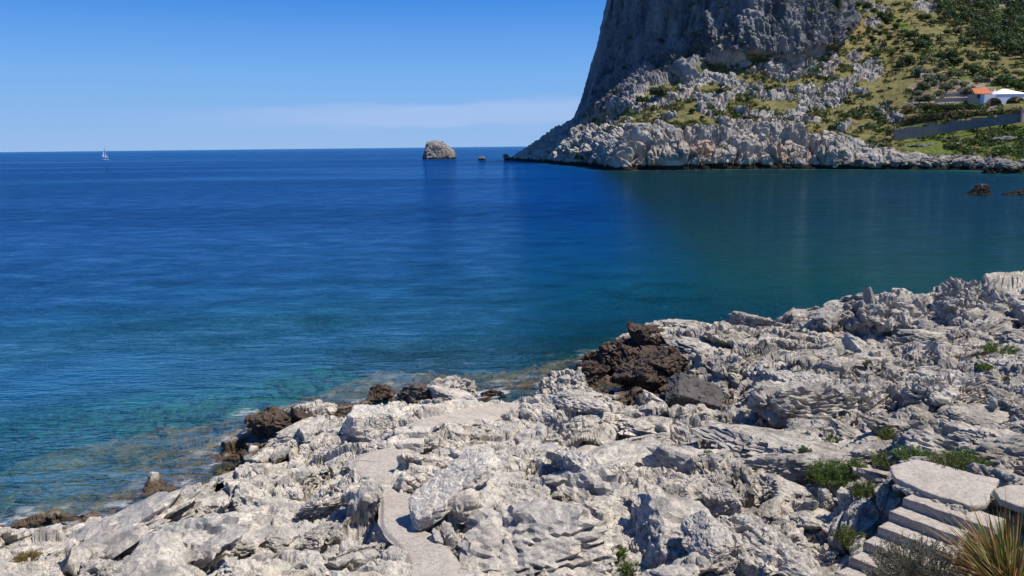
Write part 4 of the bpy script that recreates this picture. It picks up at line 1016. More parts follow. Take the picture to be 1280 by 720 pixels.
def blades(pos, dirs, length, width, cols, rs, curve=0.0, droop=0.0, seg=1):
    """narrow leaves: (n,3) roots, unit directions, lengths, widths"""
    n_ = len(pos); side = np.cross(dirs, rs.normal(size=(n_, 3))); side /= np.linalg.norm(side, axis=1, keepdims=True)+1e-9
    L_ = np.broadcast_to(length, (n_,))[:, None]; W_ = np.broadcast_to(width, (n_,))[:, None]
    if seg == 1:
        V = np.stack([pos, pos+dirs*L_*.45+side*W_*.5, pos+dirs*L_, pos+dirs*L_*.45-side*W_*.5], 1)
        Fq = (np.arange(n_)*4)[:, None]+np.array([0, 1, 2, 3])
        return V.reshape(-1, 3), Fq, np.repeat(cols, 4, 0)
    ts = np.linspace(0, 1, seg+1); rows = []
    for t in ts:
        c_ = pos+dirs*L_*t+np.array([0, 0, -1.])*(np.broadcast_to(droop, (n_,))[:, None]*L_*t*t)
        w_ = W_*.5*(1-.96*t**1.6)
        rows += [c_-side*w_, c_+side*w_]
    V = np.stack(rows, 1); k = 2*(seg+1)
    q = np.array([[2*i, 2*i+1, 2*i+3, 2*i+2] for i in range(seg)])
    Fq = ((np.arange(n_)*k)[:, None, None]+q[None]).reshape(-1, 4)
    return V.reshape(-1, 3), Fq, np.repeat(cols, k, 0)
GREEN = [(.085, .150, .028), (.120, .180, .036), (.160, .200, .050), (.060, .105, .026)]
OLIVE = [(.110, .125, .036), (.150, .150, .052), (.090, .110, .034), (.19, .165, .065)]
BRIGHT = [(.110, .190, .035), (.150, .210, .050), (.080, .150, .030)]
DRYG = [(.20, .185, .13), (.14, .135, .09), (.11, .115, .07), (.26, .235, .18)]
STRAW = [(.36, .26, .11), (.28, .19, .08), (.22, .17, .06), (.16, .15, .05)]
PALEG = [(.14, .19, .085), (.10, .16, .07), (.17, .21, .11)]
RED = [(.16, .08, .05), (.20, .11, .06), (.10, .09, .04)]
def shrub(name, label, px, py, w, h, pal, seed, leaf=(.045, .011), n_stem=46, per=46, cat='shrub', upright=.5, group=None, loc=None):
    rs = np.random.default_rng(seed); p = drop(px, py) if loc is None else loc
    w *= 1.22; h *= 1.2; n_stem = int(n_stem*1.35)
    root = empty(name, p-np.array([0, 0, .05])); tag(root, label, cat, group)
    tw = MB(); P_, D_, C_ = [], [], []
    pal = np.array(pal)
    for k in range(n_stem):
        a = rs.uniform(0, 6.28); rr = math.sqrt(rs.uniform(0, 1))
        foot_ = np.array([math.cos(a)*rr*w*.22, math.sin(a)*rr*w*.22, 0])
        tip = np.array([math.cos(a)*rr*w*.5, math.sin(a)*rr*w*.5, h*rs.uniform(.65, 1.05)*math.sqrt(max(.12, 1-rr*rr*.8))])
        mid_ = (foot_+tip)/2+rs.normal(0, .03, 3)*w
        pts = np.array([foot_, mid_, tip])
        if k % 3 == 0 and (n_stem >= 40 or k == 0): tw.tube(pts, [.007, .005, .002], 4)
        t = rs.uniform(.25, 1.03, per)
        q = foot_*(1-t[:, None])**2+2*mid_*(t*(1-t))[:, None]+tip*(t**2)[:, None]
        ax = (tip-mid_)/np.linalg.norm(tip-mid_)
        dd = rs.normal(0, .75, (per, 3))+ax*upright*1.6; dd /= np.linalg.norm(dd, axis=1, keepdims=True)
        P_.append(q+rs.normal(0, .008, (per, 3))); D_.append(dd)
        C_.append(pal[rs.integers(0, len(pal), per)]*rs.uniform(.75, 1.2)*rs.uniform(.8, 1.15, (per, 1)))
    P_, D_, C_ = map(np.concatenate, (P_, D_, C_))
    V, Fq, cc = blades(P_, D_, leaf[0]*rs.uniform(.6, 1.25, len(P_)), leaf[1]*rs.uniform(.7, 1.2, len(P_)), C_, rs)
    mesh_from('foliage', V, Fq, MAT_LEAF, root, attrs={'tint': cc})
    tw.build('stem', MAT_TWIG, root)
    return root
S = shrub
S('green_shrub', 'largest leafy green shrub in the hollow left of the concrete landing', 1036, 603, .74, .40, GREEN+BRIGHT, 1, n_stem=95, per=60)
S('green_shrub', 'dense green shrub on the left flank of the largest shrub', 1012, 590, .42, .30, BRIGHT+GREEN, 41, n_stem=56)
S('green_shrub', 'leafy green shrub between the largest shrub and the landing', 1068, 590, .44, .26, GREEN+BRIGHT, 42, n_stem=56)
S('green_shrub', 'small round pale green cushion above the largest shrub', 1006, 565, .22, .17, PALEG, 2, n_stem=30, leaf=(.035, .012))
S('pale_shrub', 'grey-green low plant at the foot of the largest shrub', 1019, 604, .32, .18, PALEG, 3, n_stem=30, leaf=(.05, .012))
S('green_shrub', 'dark olive shrub on the upper ledge below the bedded rocks', 1110, 548, .42, .27, OLIVE+GREEN, 4, n_stem=45)
S('red_shrub', 'rusty dying shrub at the left end of the upper ledge', 1071, 530, .24, .14, RED, 5, n_stem=24)
S('green_shrub', 'bushy dark green shrub in the cleft right of the upper ledge', 1160, 559, .40, .30, GREEN, 6, n_stem=50)
S('green_shrub', 'low green mat along the left rim of the landing', 1112, 579, .62, .20, GREEN+OLIVE, 7, n_stem=60)
S('green_shrub', 'low green mat behind the middle of the landing', 1143, 571, .66, .20, GREEN+BRIGHT, 8, n_stem=60)
S('green_shrub', 'green mat behind the right half of the landing', 1190, 582, .70, .22, GREEN+OLIVE, 9, n_stem=64)
S('green_shrub', 'green shrub at the right corner behind the landing', 1224, 592, .48, .22, GREEN, 10, n_stem=46)
S('green_shrub', 'green plant hanging in the dark gap left of the top step', 1082, 620, .44, .26, GREEN+OLIVE, 11, n_stem=46)
S('green_shrub', 'bright green plant growing over the left end of the top step', 1138, 622, .38, .20, BRIGHT+OLIVE, 12, n_stem=40)
S('green_shrub', 'olive green shrub below the upright stone left of the steps', 1060, 678, .48, .26, OLIVE+BRIGHT, 13, n_stem=50)
S('green_shrub', 'bright green succulent clump low in the middle of the rocks', 768, 696, .36, .22, BRIGHT, 14, n_stem=40, leaf=(.05, .013), upright=.9)
S('green_shrub', 'yellowish green clump just below the bright succulent clump', 786, 716, .36, .16, BRIGHT+OLIVE, 15, n_stem=36, leaf=(.05, .012))
S('grass_tuft', 'thin green sprig above the bright succulent clump', 803, 667, .10, .18, BRIGHT, 16, n_stem=10, per=30, upright=1.2, cat='tuft')
S('grass_tuft', 'upper brownish green tuft on the pale boulder at the bottom', 835, 676, .13, .16, OLIVE, 17, n_stem=14, per=30, upright=1.2, cat='tuft')
S('grass_tuft', 'lower green tuft on the pale boulder at the bottom', 851, 689, .18, .12, BRIGHT+OLIVE, 18, n_stem=16, per=30, upright=1.2, cat='tuft')
S('green_shrub', 'small bright green plant on bare rock below the grey wet slab', 957, 546, .34, .13, BRIGHT, 19, n_stem=28)
S('green_shrub', 'small olive plant under a ledge in the centre right rocks', 946, 594, .30, .22, OLIVE+GREEN, 20, n_stem=28)
S('grass_tuft', 'tiny green tuft in a crack left of the small olive plant', 886, 567, .18, .12, BRIGHT, 21, n_stem=14, cat='tuft')
S('grass_tuft', 'dry brown grass tuft in the pale rocks at lower left', 33, 696, .36, .12, STRAW, 22, n_stem=40, leaf=(.07, .006), upright=1.0, cat='tuft')
S('grass_tuft', 'tiny green sprout in the pale rocks near the bottom left', 243, 716, .09, .09, BRIGHT, 23, n_stem=10, per=24, cat='tuft')
S('green_shrub', 'green patch high on the far ridge near the right edge', 1250, 437, .9, .2, BRIGHT+GREEN, 24, n_stem=40, leaf=(.06, .016))
S('green_shrub', 'small green plant in the ledges below the ridge near the right edge', 1231, 458, .32, .16, BRIGHT, 25, n_stem=24, leaf=(.06, .016))
S('green_shrub', 'green plant lowest on the ledges near the right edge', 1266, 475, .42, .14, GREEN, 26, n_stem=24, leaf=(.06, .016))
S('green_shrub', 'small green tuft under the long ledge in the gully', 1085, 455, .35, .14, OLIVE, 27, n_stem=20, leaf=(.06, .016))
S('dry_shrub', 'grey dry twiggy shrub below the steps at the bottom edge', 1140, 724, 1.0, .62, DRYG, 28, loc=drop(1150, 744), n_stem=240, per=60, leaf=(.030, .011), upright=.8)
S('green_shrub', 'spindly olive plant between the landing and the edge slab', 1276, 634, .42, .22, OLIVE+STRAW, 30, n_stem=30, leaf=(.06, .008), upright=1.2)
S('green_shrub', 'green shrub filling the crack between the landing and the smooth rock behind', 1206, 578, .5, .26, GREEN+BRIGHT, 43, n_stem=56)
S('green_shrub', 'olive shrub on the pale ledge above the largest shrub', 1042, 552, .36, .2, OLIVE+GREEN, 44, n_stem=40)
r_ = np.random.default_rng(8)
for k in range(9):
    f_ = (k+.5)/9; a_ = landing_xy[8]*(1-f_)+landing_xy[6]*f_; dm_ = r_.uniform(.07, .15)
    V, Fc = rock_geo((dm_*1.5, dm_, dm_), 700+k, sub=4, rough=.9); o = mesh_from('wedged_stone', V, Fc, MAT_PALE); o.location = (a_[0]-.04, a_[1]-.06, LAND_Z-.11); o.rotation_euler = (0, 0, r_.uniform(0, 6))
    tag(o, 'small pale stone wedged between the landing and the top step', 'stone', 'stones wedged under the landing')
# spiky tussock, bottom right corner
rs = np.random.default_rng(77)
base = PZ(1266, 738, 4.2); root = empty('spiky_plant', base); tag(root, 'spiky plant of long green and straw blades in the bottom right corner', 'plant')
def tussock(n_, pal, lo, hi, spread, wd, name, seed, droop):
    r2 = np.random.default_rng(seed); pal = np.array(pal)
    a = r2.uniform(0, 6.28, n_); e = np.clip(r2.normal(spread[0], spread[1], n_), .02, 1.5)
    d = np.stack([np.cos(a)*np.cos(e), np.sin(a)*np.cos(e), np.sin(e)], -1)
    pos = np.stack([np.cos(a), np.sin(a), np.zeros(n_)], -1)*r2.uniform(0, .16, (n_, 1))+np.stack([np.zeros(n_), np.zeros(n_), r2.uniform(-.1, .12, n_)], -1)
    V, Fq, cc = blades(pos, d, r2.uniform(lo, hi, n_), wd, pal[r2.integers(0, len(pal), n_)]*r2.uniform(.75, 1.2, (n_, 1)), r2, seg=6, droop=r2.uniform(0, droop, n_))
    mesh_from(name, V, Fq, MAT_LEAF, root, attrs={'tint': cc})
tussock(200, [(.12, .17, .03), (.20, .22, .05), (.085, .13, .03), (.26, .24, .06)], .6, 1.05, (.95, .38), .024, 'green_blades', 1, .12)
tussock(520, [(.46, .26, .09), (.38, .16, .05), (.50, .36, .18), (.26, .11, .04)], .6, 1.05, (.72, .38), .017, 'dry_blades', 2, .28)
tussock(90, [(.60, .56, .50), (.48, .44, .38)], .6, 1.0, (.40, .22), .006, 'bleached_blades', 3, .35)

# ------------------------------------------------------------------ vegetation of the headland
def clump_quads(cen, rad, per, size, pal, rs, flat=.75):
    """leaf-sized quads through the volume of blobs: cen (n,3), rad (n,)"""
    n_ = len(cen); pal = np.array(pal)
    d = rs.normal(size=(n_, per, 3)); d /= np.linalg.norm(d, axis=2, keepdims=True); d[..., 2] = np.abs(d[..., 2])*1.1-.25
    rr = rs.uniform(.45, 1.0, (n_, per, 1))
    lump = 1+.35*rs.normal(size=(n_, per, 1))*.5
    pos = cen[:, None]+d*rr*lump*rad[:, None, None]*np.array([1, 1, flat])
    tint = pal[rs.integers(0, len(pal), n_)][:, None]*rs.uniform(.75, 1.3, (n_, 1, 1))*rs.uniform(.7, 1.25, (n_, per, 1))
    pos = pos.reshape(-1, 3); m = len(pos); tint = tint.reshape(-1, 3)
    nr = d.reshape(-1, 3)+rs.normal(0, .55, (m, 3)); nr /= np.linalg.norm(nr, axis=1, keepdims=True)
    a = np.cross(nr, rs.normal(size=(m, 3))); a /= np.linalg.norm(a, axis=1, keepdims=True); b = np.cross(nr, a)
    s_ = np.repeat(np.broadcast_to(size, (n_,)), per)*rs.uniform(.6, 1.3, m)
    V = np.stack([pos-a*s_[:, None], pos-b*s_[:, None]*.7, pos+a*s_[:, None], pos+b*s_[:, None]*.7], 1).reshape(-1, 3)
    return V, np.arange(4*m).reshape(-1, 4), np.repeat(tint, 4, 0)
FOL_OLIVE = [(.15, .165, .095), (.18, .19, .115), (.12, .145, .075)]
FOL_DARK = [(.042, .070, .022), (.055, .085, .028), (.065, .085, .032)]
FOL_GREEN = [(.055, .095, .020), (.075, .115, .026), (.045, .080, .018)]
FOL_SCRUB = [(.095, .105, .038), (.075, .092, .032), (.140, .125, .052), (.110, .085, .040), (.058, .080, .028)]
# scattered scrub: nobody could count it
rs = np.random.default_rng(9)
gi = rs.integers(0, HP.shape[0]-1, 160000); gj = rs.integers(2, nv1-1, 160000)
gx_, gy_ = HPX[gi, gj], HPY[gi, gj]
ok = (gx_ < 1310) & (gx_ > 690)
rk_ = ROCK[gi, gj]; gn = n2[gi, gj]; cl_ = cliff[gi, gj]; wh = white[gi, gj]; gr_ = green[gi, gj]; te = terr[gi, gj]
dens = .048*(1-rk_)+.012*rk_*(1-cl_)*(1-wh)+.012*cl_*sstep(.1, .5, gn)+.0008*wh
dens = dens+.05*np.clip(gr_, 0, 1)*(1-rk_)
dens *= np.where((cl_ > .3) & (gx_ < np.interp(gy_, [-20, 45, 95, 160], [775, 765, 752, 735])), 0, 1)
dens *= sstep(-.25, .35, gn*.6+.9*n1[gi, gj]+.08)*1.25*(1-.9*te)
area_w = np.interp(gx_, [640, 700, 1100, 1300], [1, 1, 1, 1.2])
keep = ok & (rs.uniform(size=len(gi)) < dens*area_w*1.6)
cen = HP[gi[keep], gj[keep]].astype(float); gk = gr_[keep]
rad = rs.gamma(1.8, .45, len(cen))+.30; rad *= np.where(gk > .4, .8, 1.0)
V, Fq, cc = clump_quads(cen+np.array([0, 0, .25])*rad[:, None], rad, 34, rad*.26, FOL_SCRUB+FOL_DARK[:1]+FOL_GREEN[:2], rs)
gq = np.repeat(gk > .4, 34*4); cc[gq] = cc[gq]*.35+np.array([.075, .115, .026])*rs.uniform(.4, 1.0, (gq.sum()//4, 1)).repeat(4, 0)
o = mesh_from('scrub', V, Fq, MAT_LEAF, attrs={'tint': cc}); tag(o, 'low maquis scrub scattered over the headland', 'scrub', kind='stuff')
print('scrub bushes', len(cen))
# pine wood, top right
wx_ = rs.uniform(1170, 1330, 1100); wy_ = rs.uniform(-40, 85, 1100)
top_ = np.interp(wx_, [1170, 1190, 1215, 1235, 1300], [8, 2, -20, -40, -60]); bot_ = np.interp(wx_, [1170, 1185, 1210, 1240, 1280, 1330], [18, 34, 50, 66, 82, 96])
inn = (wy_ > top_) & (wy_ < bot_-2)
cw = np.array([hdrop(a, b_) for a, b_ in zip(wx_[inn], wy_[inn])]); 
rw = rs.uniform(1.5, 2.9, len(cw))
V, Fq, cc = clump_quads(cw+np.array([0, 0, 1.5])*rw[:, None], rw, 120, rw*.20, [(.045, .080, .024), (.060, .098, .030), (.080, .110, .034), (.038, .062, .022)], rs, flat=1.15)
tk = MB()
for c_, r1 in zip(cw, rw): tk.tube([c_-[0, 0, .5], c_+[0, 0, r1*1.6]], [.16, .08], 5)
o = mesh_from('pine_wood', V, Fq, MAT_LEAF, attrs={'tint': cc}); tag(o, 'dark pine wood covering the slope at the top right', 'wood', kind='stuff')
tk.build('trunk', MAT_BARK, o)
# single trees and bushes: crown shapes, copied
def crown_proto(pal, seed, kind):
    r2 = np.random.default_rng(seed)
    if kind == 'cypress':
        zc = np.linspace(.25, 2.5, 12); c_ = np.stack([r2.normal(0, .07, 12), r2.normal(0, .07, 12), zc], -1); r1 = .50*np.sin(np.linspace(.6, 2.9, 12))**.8+.12
    else:
        k = 16; a = r2.uniform(0, 6.28, k); q = np.sqrt(r2.uniform(0, 1, k))*.62
        c_ = np.stack([np.cos(a)*q, np.sin(a)*q, r2.uniform(.42, 1.25, k)*(1-.35*q)], -1); r1 = r2.uniform(.34, .54, k)
    V, Fq, cc = clump_quads(c_, r1, 70, r1*.23, pal, r2, flat=.85)
    m1 = mesh_from('crown', V, Fq, MAT_LEAF, attrs={'tint': cc}, link=False)
    tb = MB(); tb.tube([(0, 0, -.3), (.03, .02, .35), (-.02, .04, .8)], [.09, .07, .04], 6)
    for k in range(4): tb.tube([(0, 0, .35), tuple(c_[k]*.9)], [.05, .02], 5)
    m2 = tb.build('trunk', MAT_BARK); COL.objects.unlink(m2)
    r = (m1.data, m2.data); bpy.data.objects.remove(m1); bpy.data.objects.remove(m2)
    return r
PRO = {'olive': [crown_proto(FOL_OLIVE, 400+k, 'o') for k in range(4)], 'dark': [crown_proto(FOL_DARK, 410+k, 'o') for k in range(3)],
       'green': [crown_proto(FOL_GREEN, 420+k, 'o') for k in range(3)], 'cypress': [crown_proto(FOL_DARK, 430, 'cypress')], 'mid': [crown_proto([(.04, .06, .024), (.055, .075, .03)], 440+k, 'o') for k in range(3)]}
_tc = [0]
def tree(kind, name, label, cat, group, px, py, rpx, tall=1.0):
    """py is the middle of the crown; rpx its half width in photo pixels"""
    p = hdrop(px, min(py+rpx*.8, 208)); s_ = 1.15*rpx*p[1]/FPX
    pr = PRO[kind][_tc[0] % len(PRO[kind])]; _tc[0] += 1
    root = empty(name, p, rs.uniform(0, 6.28)); root.scale = (s_, s_, s_*tall); tag(root, label, cat, group)
    for nm, me in zip(('crown', 'trunk'), pr):
        o = bpy.data.objects.new(nm, me); COL.objects.link(o); o.parent = root
    return root
q_ = lambda a: [(1040+v[0]/5.14, v[1]/5.14, v[2]/5.14) for v in a]
for v in q_([(230,205,19),(275,205,19),(315,212,17),(270,260,19),(212,222,17),(370,240,20),(330,290,20),(185,325,22),(235,315,20),(300,350,20),(380,345,20),(420,310,17),(410,270,19),(450,330,18),(165,245,16),(345,195,17),(250,240,15)]):
    tree('mid', 'olive_tree', 'small round dark tree in the upper grove beside the ochre scree', 'tree', 'small trees of the upper grove', *v)
for v in q_([(540,462,40),(580,405,30),(640,385,30),(700,415,26),(620,510,42),(700,505,46),(735,565,44),(690,612,30),(580,555,46),(622,640,40),(545,600,34),(782,528,32),(880,580,42),(812,478,34),(850,545,28),(660,545,34),(930,512,34),(600,470,34),(670,455,28),(760,470,26),(560,640,30),(840,600,26)]):
    tree('olive', 'olive_tree', 'grey-green olive tree on the terraces above the hedge', 'tree', 'olive trees on the terraces', *v)
for v in q_([(225,42,30),(270,70,26),(590,250,36),(620,285,26),(870,440,34),(920,452,38),(970,480,32),(1010,492,34),(1060,520,34),(1100,515,40),(1180,552,42),(1140,535,32),(1225,560,36),(430,140,22),(180,25,22)]):
    tree('green', 'roadside_tree', 'bright green bush in the hedge line climbing the slope', 'tree', 'bright green bushes along the climbing hedge line', *v)
for v in q_([(350,110,36),(310,95,32),(410,165,24),(460,205,22),(530,225,36),(570,290,42),(480,385,44),(760,370,56),(805,392,36),(700,360,36),(375,130,26),(500,215,24),(545,270,30),(430,420,36)]):
    tree('dark', 'holm_oak', 'dark evergreen tree in the hedge line climbing the slope', 'tree', 'dark evergreens along the climbing hedge line', *v)
for v in q_([(740,205,26),(800,205,26),(690,248,18),(715,285,18),(605,110,30),(655,145,26),(915,367,24),(1052,380,26),(990,360,18),(575,105,20),(860,270,30),(700,120,24),(830,262,18),(545,195,12)]):
    tree('dark', 'round_bush', 'dark round bush on the dry grass below the pine wood', 'bush', 'round bushes on the dry slope', *v)
tree('cypress', 'conifer', 'slim dark conifer beside the cliff edge at the top', 'tree', None, 1048, 9, 5.2, 1.35)
tree('dark', 'holm_oak', 'dark evergreen clump at the foot of the cliff face', 'tree', None, 822, 113, 13, .8)
tree('dark', 'holm_oak', 'smaller dark evergreen left of the clump at the cliff foot', 'tree', None, 802, 122, 9, .7)
tree('dark', 'round_bush', 'upper of two dark bushes left of the upper grove', 'bush', None, 1061, 38, 4.6)
tree('dark', 'round_bush', 'lower of two dark bushes left of the upper grove', 'bush', None, 1065, 47, 5)
for v in [(866,138,5),(872,133,4),(895,142,4),(878,146,3.5),(931,147,5.5),(945,147,5),(935,123,4.5),(853,112,4),(900,112,6),(960,110,5),(838,142,5),(990,116,4.5),(1010,140,4),(1030,125,4),(1085,118,4),(1078,160,5),(1113,128,4),(1100,152,4.5)]:
    tree('mid', 'round_bush', 'dark green bush among the rocks of the lower slope', 'bush', 'bushes among the rocks of the lower slope', *v, .8)
# hedges by the villa: trimmed strips of leaves
def hedge(name, label, pts, h, w, pal, seed):
    """pts: (px, foot py) along the hedge"""
    r2 = np.random.default_rng(seed); F_ = np.array([hdrop(a, b_) for a, b_ in pts]); C_ = []
    for a, b_ in zip(F_[:-1], F_[1:]):
        m = max(2, int(np.linalg.norm(b_-a)/.9))
        for f in range(m): C_.append(a+(b_-a)*(f+r2.uniform(0, 1))/m)
    C_ = np.array(C_); c0 = F_.mean(0)
    cen = np.concatenate([C_+np.array([0, 0, h*.35]), C_+np.array([0, .3, h*.75])+r2.normal(0, .15, C_.shape)]); r1 = r2.uniform(.75, 1.15, len(cen))*w
    V, Fq, cc = clump_quads(cen-c0, r1, 60, r1*.20, pal, r2, flat=.9)
    o = mesh_from(name, V, Fq, MAT_LEAF, attrs={'tint': cc}); o.location = c0
    return tag(o, label, 'hedge')
hedge('hedge', 'dense bright green hedge left of the white villa', [(1150,140),(1170,139.5),(1190,139),(1212,138),(1226,138)], 2.6, 1.5, FOL_GREEN+FOL_DARK[:1], 61)
hedge('hedge', 'dark green hedge in front of the white arcade', [(1210,145.5),(1228,144),(1245,143),(1262,142),(1280,141),(1300,140)], 1.3, 1.2, FOL_DARK+FOL_GREEN[:1], 62)
hedge('hedge', 'brownish scrubby hedge behind the grey wall', [(1128,156),(1150,152),(1172,149.5),(1195,147.5),(1212,146.5)], 2.0, 1.4, [(.085, .055, .035), (.075, .072, .03), (.05, .065, .022)], 63)
# terrace walls in the grove
MAT_TERR = simple_mat('terrace_wall', (.50, .385, .31), .9, 1.2, .25, .05)
for k, (x0, y0, x1, y1, hh, lab) in enumerate([(1168,130,1218,127,1.6,'lowest long pink terrace wall beside the villa'),(1180,124,1224,121.5,1.6,'second pink terrace wall from the bottom of the olive grove'),(1196,116,1226,113,1.5,'third pink terrace wall up in the olive grove'),
                                               (1190,109,1222,105,1.4,'fourth pink terrace wall up among the olive trees'),(1150,98,1196,93,1.4,'highest pink terrace wall in the olive grove')]):
    mb = MB(); a, b_ = hdrop(x0, y0), hdrop(x1, y1); L_ = np.linalg.norm(b_-a); ax = axes_from(b_-a, (0, 0, 1)); 
    mb.box(((a+b_)/2-a)+[0, 0, hh*.5-.5], (L_, .6, hh+1.0), ax); o = mb.build('terrace_wall', MAT_TERR); o.location = a; tag(o, lab, 'wall')

# ------------------------------------------------------------------ villa, wall, gatepost
MAT_WHITE = simple_mat('white_render', (.80, .80, .80), .8, .6, .06, .01)
MAT_PINK = simple_mat('pink_render', (.62, .40, .33), .85, .8, .15, .01)
n = NT('terracotta_tiles'); p = n.obj(); wv = n.n('TexWave', ins={'Scale': 1.6, 'Distortion': .4}); n.L.new(p, wv.inputs[0])
tcol_ = n.mix(n.noise(p, 2.0, 4, .6), (.42, .12, .05), (.62, .22, .09))
MAT_TILE = n.done(n.principled(n.mix(n.math('MULTIPLY', wv.outputs['Fac'], .35), tcol_, (.25, .08, .04)), .85, n.bump(wv.outputs['Fac'], .6, .1), .2))
MAT_DARKGL = simple_mat('window_dark', (.03, .032, .036), .25, 2, .3, 0)
VD = 299.0; U = VD/FPX*1.0
vo = PD(1255, 139.5, VD)
villa = empty('villa', vo); tag(villa, 'white arched seaside villa with an orange tiled wing above the hedge', 'house')
lx = lambda px: (px-1255)*U
lz = lambda py: (139.5-py)*U
def arch_wall(mb, x0, x1, ztop, y, th, bays, spring=.55):
    """front wall at depth y with arched openings: bays = (xa, xb, apex)"""
    edges = [x0]
    for a, b_, _ in bays: edges += [a, b_]
    edges.append(x1)
    for i in range(0, len(edges), 2):
        if edges[i+1]-edges[i] > .01: mb.box(((edges[i]+edges[i+1])/2, y+th/2, ztop/2), (edges[i+1]-edges[i], th, ztop))
    for a, b_, ap in bays:
        k = 20; xs = np.linspace(a, b_, k+1); c_, hw_ = (a+b_)/2, (b_-a)/2; sp_ = ap*spring
        zs = sp_+(ap-sp_)*np.sqrt(np.maximum(0, 1-((xs-c_)/hw_)**2))
        V = []; 
        for yy in (y, y+th):
            for X_, Z_ in zip(xs, zs): V += [(X_, yy, Z_), (X_, yy, ztop)]
        m = 2*(k+1); Q_ = []
        for i in range(k):
            Q_ += [(2*i, 2*i+2, 2*i+3, 2*i+1), (m+2*i+2, m+2*i, m+2*i+1, m+2*i+3), (2*i+2, 2*i, m+2*i, m+2*i+2), (2*i+1, 2*i+3, m+2*i+3, m+2*i+1)]
        mb.add(V, Q_)
mb = MB(); ztop = lz(118.6)
arch_wall(mb, lx(1229.5), lx(1312), ztop, 0, .5, [(lx(1231.6), lx(1251.8), lz(122.8)), (lx(1256), lx(1280.5), lz(121.8)), (lx(1284.5), lx(1309), lz(121.8))])
mb.box((lx(1229.5)+.25, 3.0, ztop/2), (.5, 5.0, ztop)); mb.box((lx(1312)-.25, 3.0, ztop/2), (.5, 5.0, ztop))
mb.build('arcade', MAT_WHITE, villa)
mb = MB(); mb.box(((lx(1229.5)+lx(1312))/2, 5.8, (ztop-.2)/2), (lx(1312)-lx(1229.5)-.1, .5, ztop-.2)); mb.build('back_wall', MAT_PINK, villa)
mb = MB()
for xa in (1237, 1262, 1270, 1292): mb.box((lx(xa), 5.5, 1.6), (2.0, .12, 2.6))
mb.build('doorway', MAT_DARKGL, villa)
mb = MB(); mb.box(((lx(1229.5)+lx(1312))/2, 3, -.45), (lx(1312)-lx(1229.5)+.6, 7, 1.0)); mb.build('floor_slab', MAT_WHITE, villa)
mb = MB(); a0, a1, y0, y1 = lx(1244.5), lx(1283), -.15, 9.0; za, zb = ztop+.02, lz(111.6)
ap0, ap1 = lx(1259), lx(1263)
mb.add([(a0,y0,za),(a1,y0,za),(a1,y1,za),(a0,y1,za),(ap0,4.4,zb),(ap1,4.4,zb)], [(0,1,5,4),(2,3,4,5),(3,2,1,0)], [(1,2,5),(3,0,4)])
mb.build('white_roof', MAT_WHITE, villa)
mb = MB(); b0, b1 = lx(1223.5), lx(1243); mb.box(((b0+b1)/2, 5.2, lz(117.6)/2-.5), (b1-b0, 5.0, lz(117.6)+1.0)); wing = mb.build('wing_wall', MAT_PINK, villa)
mb = MB(); e0 = lz(117.2); e1_ = lz(110.6)
V = [(b0-.5,2.3,e0),(b1+.1,2.3,e0-.1),(b1+2.0,9.5,e1_+.5),(b0+2.2,9.5,e1_+.4)]; V = V+[(v[0], v[1], v[2]-.3) for v in V]
mb.add(V, [(0,1,2,3),(7,6,5,4),(0,4,5,1),(1,5,6,2),(2,6,7,3),(3,7,4,0)]); mb.build('tile_roof', MAT_TILE, villa)
mb = MB(); V = [(lx(1243),3.5,ztop),(lx(1245),3.5,ztop),(lx(1257.5),8.0,lz(110.4)),(lx(1257.5),8.0,lz(113.5))]
V2 = [(v[0]+.35, v[1]+.35, v[2]) for v in V]; mb.add(V+V2, [(0,1,2,3),(7,6,5,4),(0,4,5,1),(1,5,6,2),(2,6,7,3),(3,7,4,0)]); mb.build('parapet', MAT_PINK, villa)
mb = MB(); mb.box((lx(1227.2), 2.65, lz(120.6)), (.9, .16, 1.3)); mb.box((lx(1240), 2.6, lz(121)), (.7, .2, 1.2)); mb.build('window', MAT_DARKGL, wing)
# retaining wall with stepped top
tops = [(1118,1133,162.0,160.6),(1133,1159,159.0,158.4),(1159,1188,155.3,154.4),(1188,1214.5,151.0,150.0),(1214.5,1247,147.2,146.0),(1247,1276.5,143.2,142.2),(1283.5,1325,139.5,138)]
bx_ = [1112,1118,1145,1177,1223,1276,1330]; by_ = [172,171.2,168.3,162.5,155.6,148.6,144]
wd_ = np.interp(bx_, [1112, 1200, 1276, 1330], [287, 284, 279, 276])
MAT_WALL = simple_mat('grey_wall', (.22, .205, .185), .9, .8, .35, .05)
mb = MB(); w0_ = PD(1118, 171, np.interp(1118, bx_, wd_))
for xa, xb, ya, yb in tops:
    m = 6
    for i in range(m):
        p0, p1 = xa+(xb-xa)*i/m, xa+(xb-xa)*(i+1)/m; q0, q1 = ya+(yb-ya)*i/m, ya+(yb-ya)*(i+1)/m
        d0, d1 = np.interp([p0, p1], bx_, wd_); f0, f1 = np.interp([p0, p1], bx_, by_)
        A0, A1, B0, B1 = PD(p0, f0, d0)-[0, 0, 1.2], PD(p1, f1, d1)-[0, 0, 1.2], PD(p0, q0, d0), PD(p1, q1, d1)
        V = np.array([A0, A1, B1, B0])-w0_; V = np.concatenate([V, V+[0.05, .5, 0]])
        mb.add(V, [(0,1,2,3),(7,6,5,4),(3,2,6,7),(0,4,5,1)]+([(0,3,7,4)] if i == 0 else [])+([(1,5,6,2)] if i == m-1 else []))
o = mb.build('retaining_wall', MAT_WALL); o.location = w0_; tag(o, 'long grey retaining wall with a stepped top below the villa', 'wall')
gp = PD(1280, 148.4, 278); mb = MB(); mb.box((0, .2, 1.0), (1.9, .9, 4.2)); mb.box((0, .2, 3.2), (2.2, 1.2, .25))
